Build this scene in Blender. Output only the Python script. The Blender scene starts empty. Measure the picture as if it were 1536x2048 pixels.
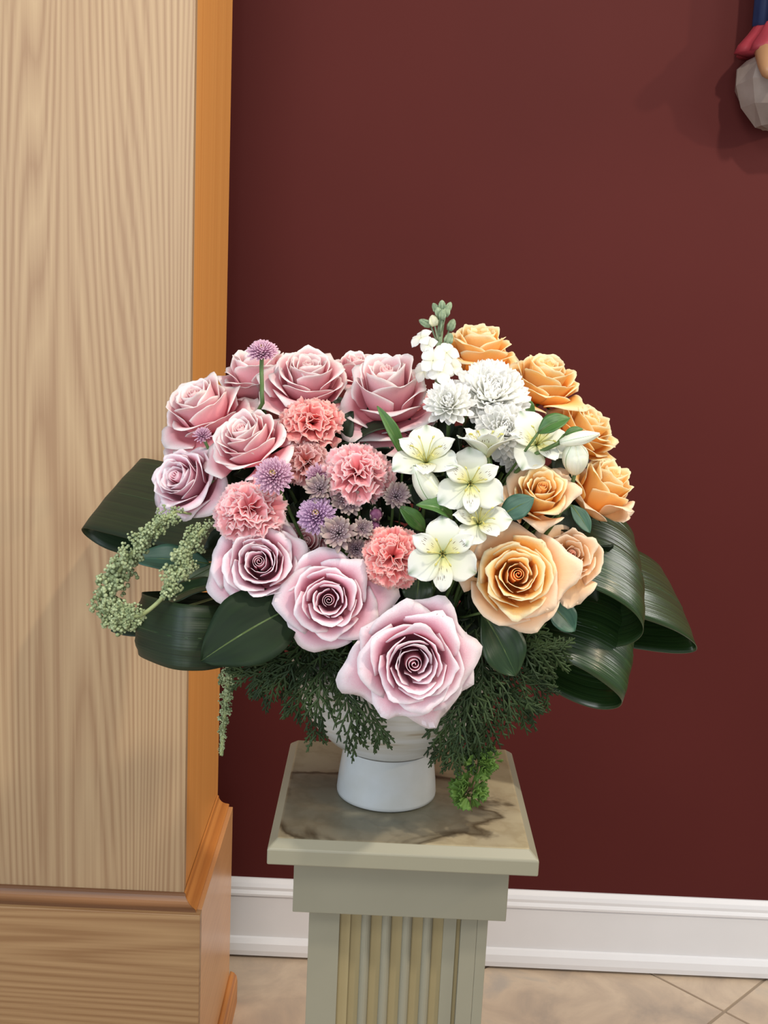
import bpy, math, random
import numpy as np
from mathutils import Vector, Matrix
random.seed(7); rs = np.random.RandomState(7)
SC = bpy.context.scene; COL = SC.collection
PI = math.pi
def srgb(r, g, b):
    f = lambda c: c/12.92 if c <= .04045 else ((c+.055)/1.055)**2.4
    return (f(r/255), f(g/255), f(b/255), 1)

# ------------------------------------------------------------------ camera
FPX, YAW, PITCH, ROLL = 2328.66, .0017, .1956, .0462
CAM = Vector((-.0413, -1.356, 1.539))
FW = Vector((math.sin(YAW)*math.cos(PITCH), math.cos(YAW)*math.cos(PITCH), -math.sin(PITCH)))
_r = Vector((math.cos(YAW), -math.sin(YAW), 0)); _u = _r.cross(FW)
RT = math.cos(ROLL)*_r + math.sin(ROLL)*_u
UP = -math.sin(ROLL)*_r + math.cos(ROLL)*_u
cd = bpy.data.cameras.new('camera'); cam = bpy.data.objects.new('camera', cd); COL.objects.link(cam)
cd.sensor_fit = 'VERTICAL'; cd.sensor_height = 36; cd.lens = 36*FPX/2048; cd.clip_start = .05
m = Matrix((RT, UP, -FW)).transposed().to_4x4(); m.translation = CAM
cam.matrix_world = m; SC.camera = cam

# ------------------------------------------------------------------ light
SC.view_settings.view_transform = 'Standard'; SC.view_settings.look = 'None'
SC.view_settings.gamma = 1; SC.view_settings.use_curve_mapping = False
SC.view_settings.exposure = 0.0
wd = bpy.data.worlds.new('room_light'); SC.world = wd; wd.use_nodes = True
bg = wd.node_tree.nodes['Background']; bg.inputs[0].default_value = (.86, .93, 1, 1); bg.inputs[1].default_value = .30
def lamp(name, kind, loc, target, power, col, size, **k):
    l = bpy.data.lights.new(name, kind); l.energy = power; l.color = col
    if kind == 'AREA':
        l.size = size
        if 'sy' in k: l.shape = 'RECTANGLE'; l.size_y = k['sy']
    else:
        l.shadow_soft_size = size
    if kind == 'SPOT': l.spot_size = k.get('angle', 1.2); l.spot_blend = k.get('blend', .6)
    o = bpy.data.objects.new(name, l); COL.objects.link(o); o.location = loc
    o.rotation_euler = (Vector(target)-Vector(loc)).to_track_quat('-Z', 'Y').to_euler()
    return o
lamp('ceiling_spot', 'SPOT', (.95, -1.15, 3.6), (.1, .3, 1.3), 175, (1, .90, .76), .06, angle=1.5, blend=.8)
lamp('ceiling_spot', 'SPOT', (2.4, -.55, 2.35), (-.2, .4, 1.2), 70, (1, .80, .58), .05, angle=1.3, blend=.6)
lamp('ceiling_panel', 'AREA', (-.5, -2.0, 3.2), (0, .1, 1.1), 24, (1, .96, .9), .7)
lamp('ceiling_panel', 'AREA', (1.9, -.9, 2.7), (.25, 0, 1.1), 12, (1, .97, .92), .5, sy=1.1)
lamp('side_window', 'AREA', (2.15, .62, 2.1), (.25, 0, 1.15), 14, (1, .97, .94), .5, sy=1.0)
lamp('window_and_fill_light', 'AREA', (-2.6, -1.6, 1.7), (0, 0, 1.1), 30, (.72, .85, 1), 1.3, sy=1.6)
lamp('window_and_fill_light', 'AREA', (-.5, -3.6, 1.9), (0, 0, 1.2), 50, (.95, .97, 1), 2.2, sy=1.5)  # soft front fill added behind the camera for the petals, no window there

# ------------------------------------------------------------------ helpers
def ray(x, y): return FW + RT*((x-768)/FPX) - UP*((y-1024)/FPX)
def px(x, y, Y): d = ray(x, y); return CAM + d*((Y-CAM.y)/d.y)
def pxplane(x, y, P0, N): d = ray(x, y); return CAM + d*((P0-CAM).dot(N)/d.dot(N))
def ppm(P): return FPX/((P-CAM).dot(FW))        # pixels per metre at P
def view_axis(a, b, c): return (RT*a + UP*b - FW*c).normalized()
def frame_z(n, roll=0):
    q = Vector(n).normalized().to_track_quat('Z', 'Y'); return q.to_matrix() @ Matrix.Rotation(roll, 3, 'Z')
def mat4(M3, loc=(0, 0, 0), s=1.0):
    M = (M3*s).to_4x4(); M.translation = Vector(loc); return M
def link(name, me, mat=None, parent=None, M=None, smooth=True):
    if mat is not None and not me.materials: me.materials.append(mat)
    if smooth: me.shade_smooth()
    o = bpy.data.objects.new(name, me); COL.objects.link(o)
    if parent: o.parent = parent
    if M is not None: o.matrix_local = M if parent else M
    return o
def thing(name, label, cat, loc=(0, 0, 0), M=None, group=None):
    o = bpy.data.objects.new(name, None); COL.objects.link(o); o.empty_display_size = .01
    if M is not None: o.matrix_basis = M
    else: o.location = loc
    tag(o, label, cat, group); return o
def tag(o, label=None, cat=None, group=None, kind=None):
    if label: o['label'] = label
    if cat: o['category'] = cat
    if group: o['group'] = group
    if kind: o['kind'] = kind
    return o
class MB:
    def __init__(s): s.v = []; s.f = []; s.uv = []
    def add(s, V, F):
        n = len(s.v); s.v += [tuple(p) for p in V]; s.f += [tuple(i+n for i in q) for q in F]
    def box(s, a, b):
        x0, y0, z0 = a; x1, y1, z1 = b
        s.add([(x0,y0,z0),(x1,y0,z0),(x1,y1,z0),(x0,y1,z0),(x0,y0,z1),(x1,y0,z1),(x1,y1,z1),(x0,y1,z1)],
              [(0,3,2,1),(4,5,6,7),(0,1,5,4),(1,2,6,5),(2,3,7,6),(3,0,4,7)])
    def tube(s, P, R, n=6, cap=True):
        P = [Vector(p) for p in P]; k = len(P)
        if not hasattr(R, '__len__'): R = [R]*k
        t0 = (P[1]-P[0]).normalized(); a = t0.orthogonal().normalized(); base = len(s.v)
        for i in range(k):
            t = (P[min(i+1, k-1)]-P[max(i-1, 0)]).normalized()
            a = (a - t*a.dot(t)); a = a.normalized() if a.length > 1e-6 else t.orthogonal().normalized(); b = t.cross(a)
            for j in range(n):
                w = 2*PI*j/n; s.v.append(tuple(P[i] + (a*math.cos(w)+b*math.sin(w))*R[i]))
        for i in range(k-1):
            for j in range(n):
                j2 = (j+1) % n
                s.f.append((base+i*n+j, base+i*n+j2, base+(i+1)*n+j2, base+(i+1)*n+j))
        if cap:
            s.f.append(tuple(base+j for j in range(n))[::-1]); s.f.append(tuple(base+(k-1)*n+j for j in range(n)))
    def lathe(s, prof, n=64, c=(0, 0)):
        base = len(s.v); k = len(prof)
        for r, z in prof:
            for j in range(n):
                w = 2*PI*j/n; s.v.append((c[0]+r*math.cos(w), c[1]+r*math.sin(w), z))
        for i in range(k-1):
            for j in range(n):
                j2 = (j+1) % n; s.f.append((base+i*n+j, base+i*n+j2, base+(i+1)*n+j2, base+(i+1)*n+j))
        s.f.append(tuple(base+j for j in range(n))[::-1])
    def extrude(s, prof, axis, a, b, mit=(0, 0)):
        # prof: closed polygon of (d, z); axis 'x': runs along x from a to b at depth d
        base = len(s.v); n = len(prof)
        for e in (0, 1):
            for d, z in prof:
                q = (a, b)[e]
                s.v.append((q, d, z) if axis == 'x' else ((d, q, z) if axis == 'y' else (d, z, q)))
        for j in range(n):
            j2 = (j+1) % n; s.f.append((base+j, base+j2, base+n+j2, base+n+j))
        s.f.append(tuple(base+j for j in range(n))[::-1]); s.f.append(tuple(base+n+j for j in range(n)))
    def mesh(s, name):
        me = bpy.data.meshes.new(name); me.from_pydata(s.v, [], s.f); me.validate()
        import bmesh
        if len(s.f) < 20000:
            bm = bmesh.new(); bm.from_mesh(me); bmesh.ops.recalc_face_normals(bm, faces=bm.faces); bm.to_mesh(me); bm.free()
        return me
    def build(s, name, mat, parent=None, M=None, smooth=False, bevel=0):
        o = link(name, s.mesh(name), mat, parent, M, smooth)
        if bevel:
            b = o.modifiers.new('bevel', 'BEVEL'); b.width = bevel; b.segments = 2; b.limit_method = 'ANGLE'; b.angle_limit = .6
        return o
def sheet(name, X, Y, Z, thick=.0005, wrap_uv=None):
    """A thin solid leaf or petal from a grid of points (nv rows, nu columns); uv = (u across, v along)."""
    nv, nu = X.shape; P = np.stack([X, Y, Z], -1)
    du = np.gradient(P, axis=1); dv = np.gradient(P, axis=0); N = np.cross(du, dv)
    L = np.linalg.norm(N, axis=-1, keepdims=True); N = N/np.maximum(L, 1e-9)
    top = (P + N*thick/2).reshape(-1, 3); bot = (P - N*thick/2).reshape(-1, 3); n = nv*nu
    V = np.concatenate([top, bot]); i, j = np.meshgrid(np.arange(nv-1), np.arange(nu-1), indexing='ij'); a = (i*nu+j).ravel()
    F1 = np.stack([a, a+1, a+nu+1, a+nu], 1); F2 = F1[:, ::-1] + n
    ring = list(range(nu)) + [k*nu+nu-1 for k in range(1, nv)] + [(nv-1)*nu+k for k in range(nu-2, -1, -1)] + [k*nu for k in range(nv-2, 0, -1)]
    r = np.array(ring); r2 = np.roll(r, -1); F3 = np.stack([r2, r, r+n, r2+n], 1)
    F = np.concatenate([F1, F2, F3]); me = bpy.data.meshes.new(name)
    me.vertices.add(len(V)); me.vertices.foreach_set('co', V.astype(np.float32).ravel())
    me.loops.add(F.size); me.loops.foreach_set('vertex_index', F.astype(np.int32).ravel())
    me.polygons.add(len(F)); me.polygons.foreach_set('loop_start', (np.arange(len(F))*4).astype(np.int32))
    me.update(calc_edges=True)
    U, W = np.meshgrid(np.linspace(0, 1, nu), np.linspace(0, 1, nv)); uv = np.stack([U, W], -1).reshape(-1, 2); uv = np.concatenate([uv, uv])
    lay = me.uv_layers.new(name='uv'); lay.data.foreach_set('uv', uv[F.ravel()].astype(np.float32).ravel())
    me.polygons.foreach_set('use_smooth', np.ones(len(F), dtype=bool))
    return me
def spline(P, n):
    P = [Vector(p) for p in P]; Q = [P[0]*2-P[1]] + P + [P[-1]*2-P[-2]]; out = []
    seg = len(P)-1
    for k in range(n):
        t = k/(n-1)*seg; i = min(int(t), seg-1); t -= i; a, b, c, d = Q[i:i+4]
        out.append(.5*((2*b)+(c-a)*t+(2*a-5*b+4*c-d)*t*t+(3*b-a-3*c+d)*t**3))
    return out

# ------------------------------------------------------------------ materials
def new_mat(name):
    mt = bpy.data.materials.new(name); mt.use_nodes = True; nt = mt.node_tree
    return mt, nt, nt.nodes['Principled BSDF'], nt.nodes['Material Output']
def nd(nt, t, **k):
    n = nt.nodes.new(t)
    for a, b in k.items():
        if a.startswith('i_'): n.inputs[int(a[2:])].default_value = b
        else: setattr(n, a, b)
    return n
def ramp(nt, stops):
    r = nt.nodes.new('ShaderNodeValToRGB'); e = r.color_ramp.elements
    while len(e) < len(stops): e.new(.5)
    for k, (p, c) in enumerate(stops): e[k].position = p; e[k].color = c
    return r
def petal_mat(name, stops, rough=.55, trans=.28, vein=.06, centre=None):
    mt, nt, bs, out = new_mat(name); L = nt.links
    uv = nd(nt, 'ShaderNodeUVMap'); sep = nd(nt, 'ShaderNodeSeparateXYZ'); L.new(uv.outputs[0], sep.inputs[0])
    tc = nd(nt, 'ShaderNodeTexCoord'); nz = nd(nt, 'ShaderNodeTexNoise'); nz.inputs['Scale'].default_value = 60; L.new(tc.outputs['Object'], nz.inputs[0])
    oi = nd(nt, 'ShaderNodeObjectInfo')
    a = nd(nt, 'ShaderNodeMath', operation='MULTIPLY_ADD'); L.new(nz.outputs[0], a.inputs[0]); a.inputs[1].default_value = .16; L.new(sep.outputs[1], a.inputs[2])
    b = nd(nt, 'ShaderNodeMath', operation='SUBTRACT'); L.new(a.outputs[0], b.inputs[0]); b.inputs[1].default_value = .08
    rp = ramp(nt, stops); L.new(b.outputs[0], rp.inputs[0])
    hs = nd(nt, 'ShaderNodeHueSaturation'); L.new(rp.outputs[0], hs.inputs['Color'])
    vv = nd(nt, 'ShaderNodeMath', operation='MULTIPLY_ADD'); L.new(oi.outputs['Random'], vv.inputs[0]); vv.inputs[1].default_value = .14; vv.inputs[2].default_value = .93
    L.new(vv.outputs[0], hs.inputs['Value'])
    col = hs.outputs[0]
    wv = nd(nt, 'ShaderNodeTexNoise'); mp = nd(nt, 'ShaderNodeMapping'); mp.inputs['Scale'].default_value = (26, 1.6, 1); L.new(uv.outputs[0], mp.inputs[0]); L.new(mp.outputs[0], wv.inputs[0]); wv.inputs['Scale'].default_value = 1
    bp = nd(nt, 'ShaderNodeBump'); bp.inputs['Strength'].default_value = vein*3; bp.inputs['Distance'].default_value = .002; L.new(wv.outputs[0], bp.inputs['Height'])
    L.new(col, bs.inputs['Base Color']); bs.inputs['Roughness'].default_value = rough; bs.inputs['Specular IOR Level'].default_value = .25
    L.new(bp.outputs[0], bs.inputs['Normal'])
    tr = nd(nt, 'ShaderNodeBsdfTranslucent'); L.new(col, tr.inputs[0])
    mx = nd(nt, 'ShaderNodeMixShader'); mx.inputs[0].default_value = trans
    L.new(bs.outputs[0], mx.inputs[1]); L.new(tr.outputs[0], mx.inputs[2]); L.new(mx.outputs[0], out.inputs[0])
    return mt
def plain(name, c, rough=.5, spec=.5, noise=0, scale=30, c2=None, bump=0, trans=0):
    mt, nt, bs, out = new_mat(name); L = nt.links
    bs.inputs['Roughness'].default_value = rough; bs.inputs['Specular IOR Level'].default_value = spec
    tc = nd(nt, 'ShaderNodeTexCoord'); nz = nd(nt, 'ShaderNodeTexNoise'); nz.inputs['Scale'].default_value = scale; nz.inputs['Detail'].default_value = 4
    L.new(tc.outputs['Object'], nz.inputs[0])
    rp = ramp(nt, [(.35, c), (.65, c2 or tuple(x*(1+noise) for x in c[:3])+(1,))]); L.new(nz.outputs[0], rp.inputs[0]); L.new(rp.outputs[0], bs.inputs['Base Color'])
    if bump:
        bp = nd(nt, 'ShaderNodeBump'); bp.inputs['Strength'].default_value = bump; bp.inputs['Distance'].default_value = .003; L.new(nz.outputs[0], bp.inputs['Height']); L.new(bp.outputs[0], bs.inputs['Normal'])
    if trans:
        tr = nd(nt, 'ShaderNodeBsdfTranslucent'); L.new(rp.outputs[0], tr.inputs[0]); mx = nd(nt, 'ShaderNodeMixShader'); mx.inputs[0].default_value = trans
        L.new(bs.outputs[0], mx.inputs[1]); L.new(tr.outputs[0], mx.inputs[2]); L.new(mx.outputs[0], out.inputs[0])
    return mt
def wood(name, light, dark, axis, rings=14, fine=90, rough=.42, amt=1.0, seed=0., lin=70):
    """Flat-sawn grain: contour lines of a stretched noise give the cathedral figure; axis is the grain direction."""
    mt, nt, bs, out = new_mat(name); L = nt.links
    tc = nd(nt, 'ShaderNodeTexCoord'); mp = nd(nt, 'ShaderNodeMapping'); sc = [1, 1, 1]; sc['xyz'.index(axis)] = .05
    mp.inputs['Scale'].default_value = sc; mp.inputs['Location'].default_value = (seed, seed*.7, seed*1.3); L.new(tc.outputs['Object'], mp.inputs[0])
    n1 = nd(nt, 'ShaderNodeTexNoise'); n1.inputs['Scale'].default_value = 6.5; n1.inputs['Detail'].default_value = 1.5; n1.inputs['Roughness'].default_value = .35; L.new(mp.outputs[0], n1.inputs[0])
    m1 = nd(nt, 'ShaderNodeMath', operation='MULTIPLY'); L.new(n1.outputs[0], m1.inputs[0]); m1.inputs[1].default_value = rings
    dt = nd(nt, 'ShaderNodeVectorMath', operation='DOT_PRODUCT'); L.new(tc.outputs['Object'], dt.inputs[0]); dt.inputs[1].default_value = {'z': (lin, lin, 0), 'x': (0, 0, lin), 'y': (0, 0, lin)}[axis]
    m2 = nd(nt, 'ShaderNodeMath', operation='ADD'); L.new(m1.outputs[0], m2.inputs[0]); L.new(dt.outputs['Value'], m2.inputs[1])
    fr = nd(nt, 'ShaderNodeMath', operation='PINGPONG'); L.new(m2.outputs[0], fr.inputs[0]); fr.inputs[1].default_value = .5
    mp2 = nd(nt, 'ShaderNodeMapping'); sc2 = [1, 1, 1]; sc2['xyz'.index(axis)] = .012; mp2.inputs['Scale'].default_value = sc2; L.new(tc.outputs['Object'], mp2.inputs[0])
    n2 = nd(nt, 'ShaderNodeTexNoise'); n2.inputs['Scale'].default_value = fine; n2.inputs['Detail'].default_value = 3; L.new(mp2.outputs[0], n2.inputs[0])
    a = nd(nt, 'ShaderNodeMath', operation='MULTIPLY_ADD'); L.new(fr.outputs[0], a.inputs[0]); a.inputs[1].default_value = 1.1*amt; 
    b = nd(nt, 'ShaderNodeMath', operation='MULTIPLY'); L.new(n2.outputs[0], b.inputs[0]); b.inputs[1].default_value = .9; L.new(b.outputs[0], a.inputs[2])
    rp = ramp(nt, [(.28, light), (.74, tuple((x*.5+y*.5) for x, y in zip(light, dark))), (1, dark)]); L.new(a.outputs[0], rp.inputs[0])
    n3 = nd(nt, 'ShaderNodeTexNoise'); n3.inputs['Scale'].default_value = 2.2; L.new(mp.outputs[0], n3.inputs[0])
    hs = nd(nt, 'ShaderNodeHueSaturation'); L.new(rp.outputs[0], hs.inputs['Color']); v = nd(nt, 'ShaderNodeMath', operation='MULTIPLY_ADD'); L.new(n3.outputs[0], v.inputs[0]); v.inputs[1].default_value = .35; v.inputs[2].default_value = .82; L.new(v.outputs[0], hs.inputs['Value'])
    L.new(hs.outputs[0], bs.inputs['Base Color']); bs.inputs['Roughness'].default_value = rough
    bp = nd(nt, 'ShaderNodeBump'); bp.inputs['Strength'].default_value = .06; bp.inputs['Distance'].default_value = .002; L.new(a.outputs[0], bp.inputs['Height']); L.new(bp.outputs[0], bs.inputs['Normal'])
    return mt

M_PINK = petal_mat('lavender_pink_petal', [(0, srgb(214, 108, 130)), (.50, srgb(232, 160, 178)), (.80, srgb(244, 200, 213)), (.97, srgb(253, 244, 248))], trans=.36)
M_PINKH = petal_mat('lavender_pink_heart', [(0, srgb(214, 112, 130)), (.6, srgb(232, 155, 172)), (.9, srgb(244, 196, 208)), (1, srgb(252, 238, 242))], trans=.4)
M_BLUSH = petal_mat('blush_pink_petal', [(0, srgb(220, 108, 124)), (.50, srgb(242, 164, 176)), (.80, srgb(250, 204, 210)), (.97, srgb(255, 246, 244))], trans=.36)
M_BLUSHH = petal_mat('blush_pink_heart', [(0, srgb(224, 130, 140)), (.6, srgb(240, 172, 180)), (.9, srgb(246, 200, 206)), (1, srgb(252, 234, 230))], trans=.4)
M_PEACH = petal_mat('peach_petal', [(0, srgb(252, 172, 66)), (.5, srgb(255, 204, 108)), (.82, srgb(255, 222, 150)), (.97, srgb(255, 246, 216))], trans=.5)
M_PEACHO = petal_mat('peach_outer_petal', [(0, srgb(248, 200, 140)), (.5, srgb(252, 214, 160)), (.85, srgb(252, 222, 186)), (1, srgb(254, 238, 216))], trans=.36)
M_PEACHH = petal_mat('peach_heart', [(0, srgb(250, 150, 50)), (.6, srgb(255, 182, 92)), (.9, srgb(255, 204, 124)), (1, srgb(255, 226, 165))], trans=.5)
M_PEACHP = petal_mat('pink_peach_heart', [(0, srgb(244, 146, 110)), (.6, srgb(250, 178, 146)), (.9, srgb(252, 202, 176)), (1, srgb(254, 224, 204))], trans=.4)
M_CARN = petal_mat('coral_pink_petal', [(0, srgb(240, 110, 105)), (.6, srgb(250, 150, 148)), (.9, srgb(253, 178, 174)), (1, srgb(255, 222, 214))], trans=.4)
M_CARN2 = petal_mat('soft_pink_petal', [(0, srgb(244, 120, 128)), (.6, srgb(252, 168, 174)), (.9, srgb(254, 196, 200)), (1, srgb(255, 232, 232))], trans=.4)
M_CARN3 = petal_mat('dusty_pink_petal', [(0, srgb(220, 112, 95)), (.6, srgb(230, 150, 142)), (.9, srgb(226, 174, 172)), (1, srgb(240, 208, 204))], trans=.4)
M_MUM = petal_mat('lilac_petal', [(0, srgb(160, 108, 150)), (.6, srgb(196, 152, 196)), (1, srgb(230, 202, 228))], trans=.35)
M_MUMP = petal_mat('rosy_lilac_petal', [(0, srgb(186, 122, 152)), (.6, srgb(216, 168, 196)), (1, srgb(238, 208, 224))], trans=.35)
M_MUMC = plain('mum_centre', srgb(150, 128, 84), .7, .2, c2=srgb(206, 176, 104), scale=400)
M_WMUM = petal_mat('white_petal', [(0, srgb(250, 250, 226)), (.4, srgb(255, 255, 248)), (1, srgb(255, 255, 254))], trans=.5)
M_ASTR = petal_mat('astrantia_bract', [(0, srgb(120, 86, 100)), (.6, srgb(172, 146, 150)), (1, srgb(196, 178, 168))])
M_ASTC = plain('astrantia_florets', srgb(140, 110, 132), .7, .2, c2=srgb(206, 192, 192), scale=500)
M_ASTB = plain('astrantia_bud', srgb(98, 50, 82), .6, .3, c2=srgb(130, 86, 112), scale=200)
M_STAM = plain('stamen', srgb(206, 204, 130), .6, .3, c2=srgb(190, 178, 90), scale=200)
M_STEM = plain('flower_stem', srgb(72, 96, 52), .5, .4, c2=srgb(92, 118, 66), scale=40)
M_STOCKB = plain('stock_bud', srgb(118, 136, 108), .7, .2, c2=srgb(150, 166, 136), scale=200)
M_CALYX = plain('calyx', srgb(70, 92, 52), .55, .3, c2=srgb(110, 128, 80), scale=60)
M_CEDAR = plain('cedar_green', srgb(32, 48, 26), .55, .25, c2=srgb(58, 76, 42), scale=30)
M_AMAR = plain('amaranth_green', srgb(136, 150, 108), .75, .15, c2=srgb(192, 204, 160), scale=90, trans=.12)
M_MANT = plain('lime_green_leaf', srgb(66, 98, 38), .55, .3, c2=srgb(112, 146, 66), scale=60, trans=.25)
M_TWIG = plain('pale_stem', srgb(150, 160, 110), .6, .3)
def leaf_mat(name, c, c2, rough=.32, vein=.35, veincol=None, freq=40, trans=.05, coat=0):
    mt, nt, bs, out = new_mat(name); L = nt.links
    uv = nd(nt, 'ShaderNodeUVMap'); mp = nd(nt, 'ShaderNodeMapping'); mp.inputs['Scale'].default_value = (freq, 1.5, 1); L.new(uv.outputs[0], mp.inputs[0])
    nz = nd(nt, 'ShaderNodeTexNoise'); nz.inputs['Scale'].default_value = 1; nz.inputs['Detail'].default_value = 3; L.new(mp.outputs[0], nz.inputs[0])
    rp = ramp(nt, [(.3, c), (.7, c2)]); L.new(nz.outputs[0], rp.inputs[0]); col = rp.outputs[0]
    if veincol:
        sep = nd(nt, 'ShaderNodeSeparateXYZ'); L.new(uv.outputs[0], sep.inputs[0])
        d = nd(nt, 'ShaderNodeMath', operation='SUBTRACT'); L.new(sep.outputs[0], d.inputs[0]); d.inputs[1].default_value = .5
        ab = nd(nt, 'ShaderNodeMath', operation='ABSOLUTE'); L.new(d.outputs[0], ab.inputs[0])
        ls = nd(nt, 'ShaderNodeMath', operation='LESS_THAN'); L.new(ab.outputs[0], ls.inputs[0]); ls.inputs[1].default_value = .012
        mx = nd(nt, 'ShaderNodeMix', data_type='RGBA'); L.new(ls.outputs[0], mx.inputs[0]); L.new(col, mx.inputs[6]); mx.inputs[7].default_value = veincol; col = mx.outputs[2]
    L.new(col, bs.inputs['Base Color']); bs.inputs['Roughness'].default_value = rough
    bp = nd(nt, 'ShaderNodeBump'); bp.inputs['Strength'].default_value = vein; bp.inputs['Distance'].default_value = .0015; L.new(nz.outputs[0], bp.inputs['Height']); L.new(bp.outputs[0], bs.inputs['Normal'])
    if coat: bs.inputs['Coat Weight'].default_value = coat; bs.inputs['Coat Roughness'].default_value = .24; L.new(bp.outputs[0], bs.inputs['Coat Normal'])
    return mt
M_ASPI = leaf_mat('aspidistra_leaf', srgb(24, 46, 20), srgb(44, 70, 32), .33, .8, freq=34, coat=.45)
M_ASPD = leaf_mat('aspidistra_leaf_dull', srgb(17, 33, 17), srgb(32, 50, 24), .5, .4, freq=34)
M_SALAL = leaf_mat('salal_leaf', srgb(15, 30, 15), srgb(24, 42, 18), .6, .25, srgb(72, 88, 46), 6); M_SALAL.node_tree.nodes['Principled BSDF'].inputs['Specular IOR Level'].default_value = .2
M_GLEAF = leaf_mat('green_leaf', srgb(52, 92, 40), srgb(84, 122, 58), .4, .2, srgb(110, 140, 80), 14)
M_DLEAF = leaf_mat('dark_leaf', srgb(26, 50, 28), srgb(44, 70, 40), .4, .2, srgb(60, 84, 50), 10)
M_TLEAF = leaf_mat('teal_leaf', srgb(44, 82, 66), srgb(66, 104, 84), .45, .2, srgb(84, 120, 96), 10)
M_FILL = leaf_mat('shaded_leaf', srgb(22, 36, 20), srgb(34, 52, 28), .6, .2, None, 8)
# alstroemeria tepals
def alstro_mat(name, inner):
    mt, nt, bs, out = new_mat(name); L = nt.links
    uv = nd(nt, 'ShaderNodeUVMap'); sep = nd(nt, 'ShaderNodeSeparateXYZ'); L.new(uv.outputs[0], sep.inputs[0])
    rp = ramp(nt, [(0, srgb(190, 200, 120)), (.3, srgb(236, 232, 170) if inner else srgb(226, 230, 200)), (.6, srgb(236, 238, 226)), (1, srgb(242, 243, 238))]); L.new(sep.outputs[1], rp.inputs[0])
    d = nd(nt, 'ShaderNodeMath', operation='SUBTRACT'); L.new(sep.outputs[0], d.inputs[0]); d.inputs[1].default_value = .5
    ab = nd(nt, 'ShaderNodeMath', operation='ABSOLUTE'); L.new(d.outputs[0], ab.inputs[0])
    mx = nd(nt, 'ShaderNodeMix', data_type='RGBA'); L.new(rp.outputs[0], mx.inputs[6])
    if inner:
        mp = nd(nt, 'ShaderNodeMapping'); mp.inputs['Scale'].default_value = (16, 4.5, 1); L.new(uv.outputs[0], mp.inputs[0])
        vo = nd(nt, 'ShaderNodeTexVoronoi'); vo.inputs['Scale'].default_value = 1; L.new(mp.outputs[0], vo.inputs[0])
        lt = nd(nt, 'ShaderNodeMath', operation='LESS_THAN'); L.new(vo.outputs[0], lt.inputs[0]); lt.inputs[1].default_value = .24
        g1 = nd(nt, 'ShaderNodeMath', operation='COMPARE'); L.new(sep.outputs[1], g1.inputs[0]); g1.inputs[1].default_value = .52; g1.inputs[2].default_value = .2
        g2 = nd(nt, 'ShaderNodeMath', operation='LESS_THAN'); L.new(ab.outputs[0], g2.inputs[0]); g2.inputs[1].default_value = .3
        q = nd(nt, 'ShaderNodeMath', operation='MULTIPLY'); L.new(lt.outputs[0], q.inputs[0]); L.new(g1.outputs[0], q.inputs[1])
        q2 = nd(nt, 'ShaderNodeMath', operation='MULTIPLY'); L.new(q.outputs[0], q2.inputs[0]); L.new(g2.outputs[0], q2.inputs[1]); L.new(q2.outputs[0], mx.inputs[0]); mx.inputs[7].default_value = srgb(110, 82, 50)
    else:
        g = nd(nt, 'ShaderNodeMapRange'); L.new(ab.outputs[0], g.inputs[0]); g.inputs[1].default_value = 0; g.inputs[2].default_value = .16; g.inputs[3].default_value = 1; g.inputs[4].default_value = 0
        h = nd(nt, 'ShaderNodeMapRange'); L.new(sep.outputs[1], h.inputs[0]); h.inputs[1].default_value = .72; h.inputs[2].default_value = 1; h.inputs[3].default_value = 0; h.inputs[4].default_value = .75
        q = nd(nt, 'ShaderNodeMath', operation='MULTIPLY'); L.new(g.outputs[0], q.inputs[0]); L.new(h.outputs[0], q.inputs[1]); L.new(q.outputs[0], mx.inputs[0]); mx.inputs[7].default_value = srgb(110, 150, 80)
    col = mx.outputs[2]; L.new(col, bs.inputs['Base Color']); bs.inputs['Roughness'].default_value = .5; bs.inputs['Specular IOR Level'].default_value = .3
    tr = nd(nt, 'ShaderNodeBsdfTranslucent'); L.new(col, tr.inputs[0]); ms = nd(nt, 'ShaderNodeMixShader'); ms.inputs[0].default_value = .3
    L.new(bs.outputs[0], ms.inputs[1]); L.new(tr.outputs[0], ms.inputs[2]); L.new(ms.outputs[0], out.inputs[0])
    return mt
M_ALO = alstro_mat('alstroemeria_outer', False); M_ALI = alstro_mat('alstroemeria_inner', True)
M_BUD = leaf_mat('alstroemeria_bud', srgb(226, 232, 206), srgb(240, 242, 228), .45, .1, srgb(96, 140, 66), 8)
M_WALL = plain('maroon_paint', srgb(80, 32, 30), .6, .12, c2=srgb(82, 33, 31), scale=3, bump=.0)
M_WHITE = plain('white_gloss_paint', srgb(222, 222, 224), .3, .5, c2=srgb(226, 226, 228), scale=6)
M_PED = plain('sage_grey_paint', srgb(137, 133, 115), .5, .3, c2=srgb(141, 137, 119), scale=8)
M_FLUTE = plain('tan_flute_tone', srgb(148, 134, 98), .5, .3, c2=srgb(154, 140, 104), scale=8)  # tan tone of the shaft core and left fillets
M_OAK = wood('pale_oak_veneer', srgb(186, 158, 122), srgb(158, 126, 94), 'z', rings=26, fine=210, seed=3.1)
M_OAKLIT = wood('warm_lit_oak_side', srgb(226, 160, 86), srgb(202, 132, 64), 'z', rings=6, fine=70, amt=.5, seed=1.7)  # same oak, with the warm light from the right put into the colour
M_OAKH = wood('oak_plinth_board', srgb(180, 144, 102), srgb(152, 114, 76), 'x', rings=20, fine=180, seed=5.3)
M_OAKS = wood('oak_plinth_lit_side', srgb(226, 172, 118), srgb(204, 146, 94), 'y', rings=7, fine=90, seed=2.2, amt=.6, rough=.3)  # plinth oak with the brightness of the lit side painted in
M_OAKM = wood('oak_moulding', srgb(172, 124, 84), srgb(112, 76, 50), 'x', rings=10, fine=80, seed=8)
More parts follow.
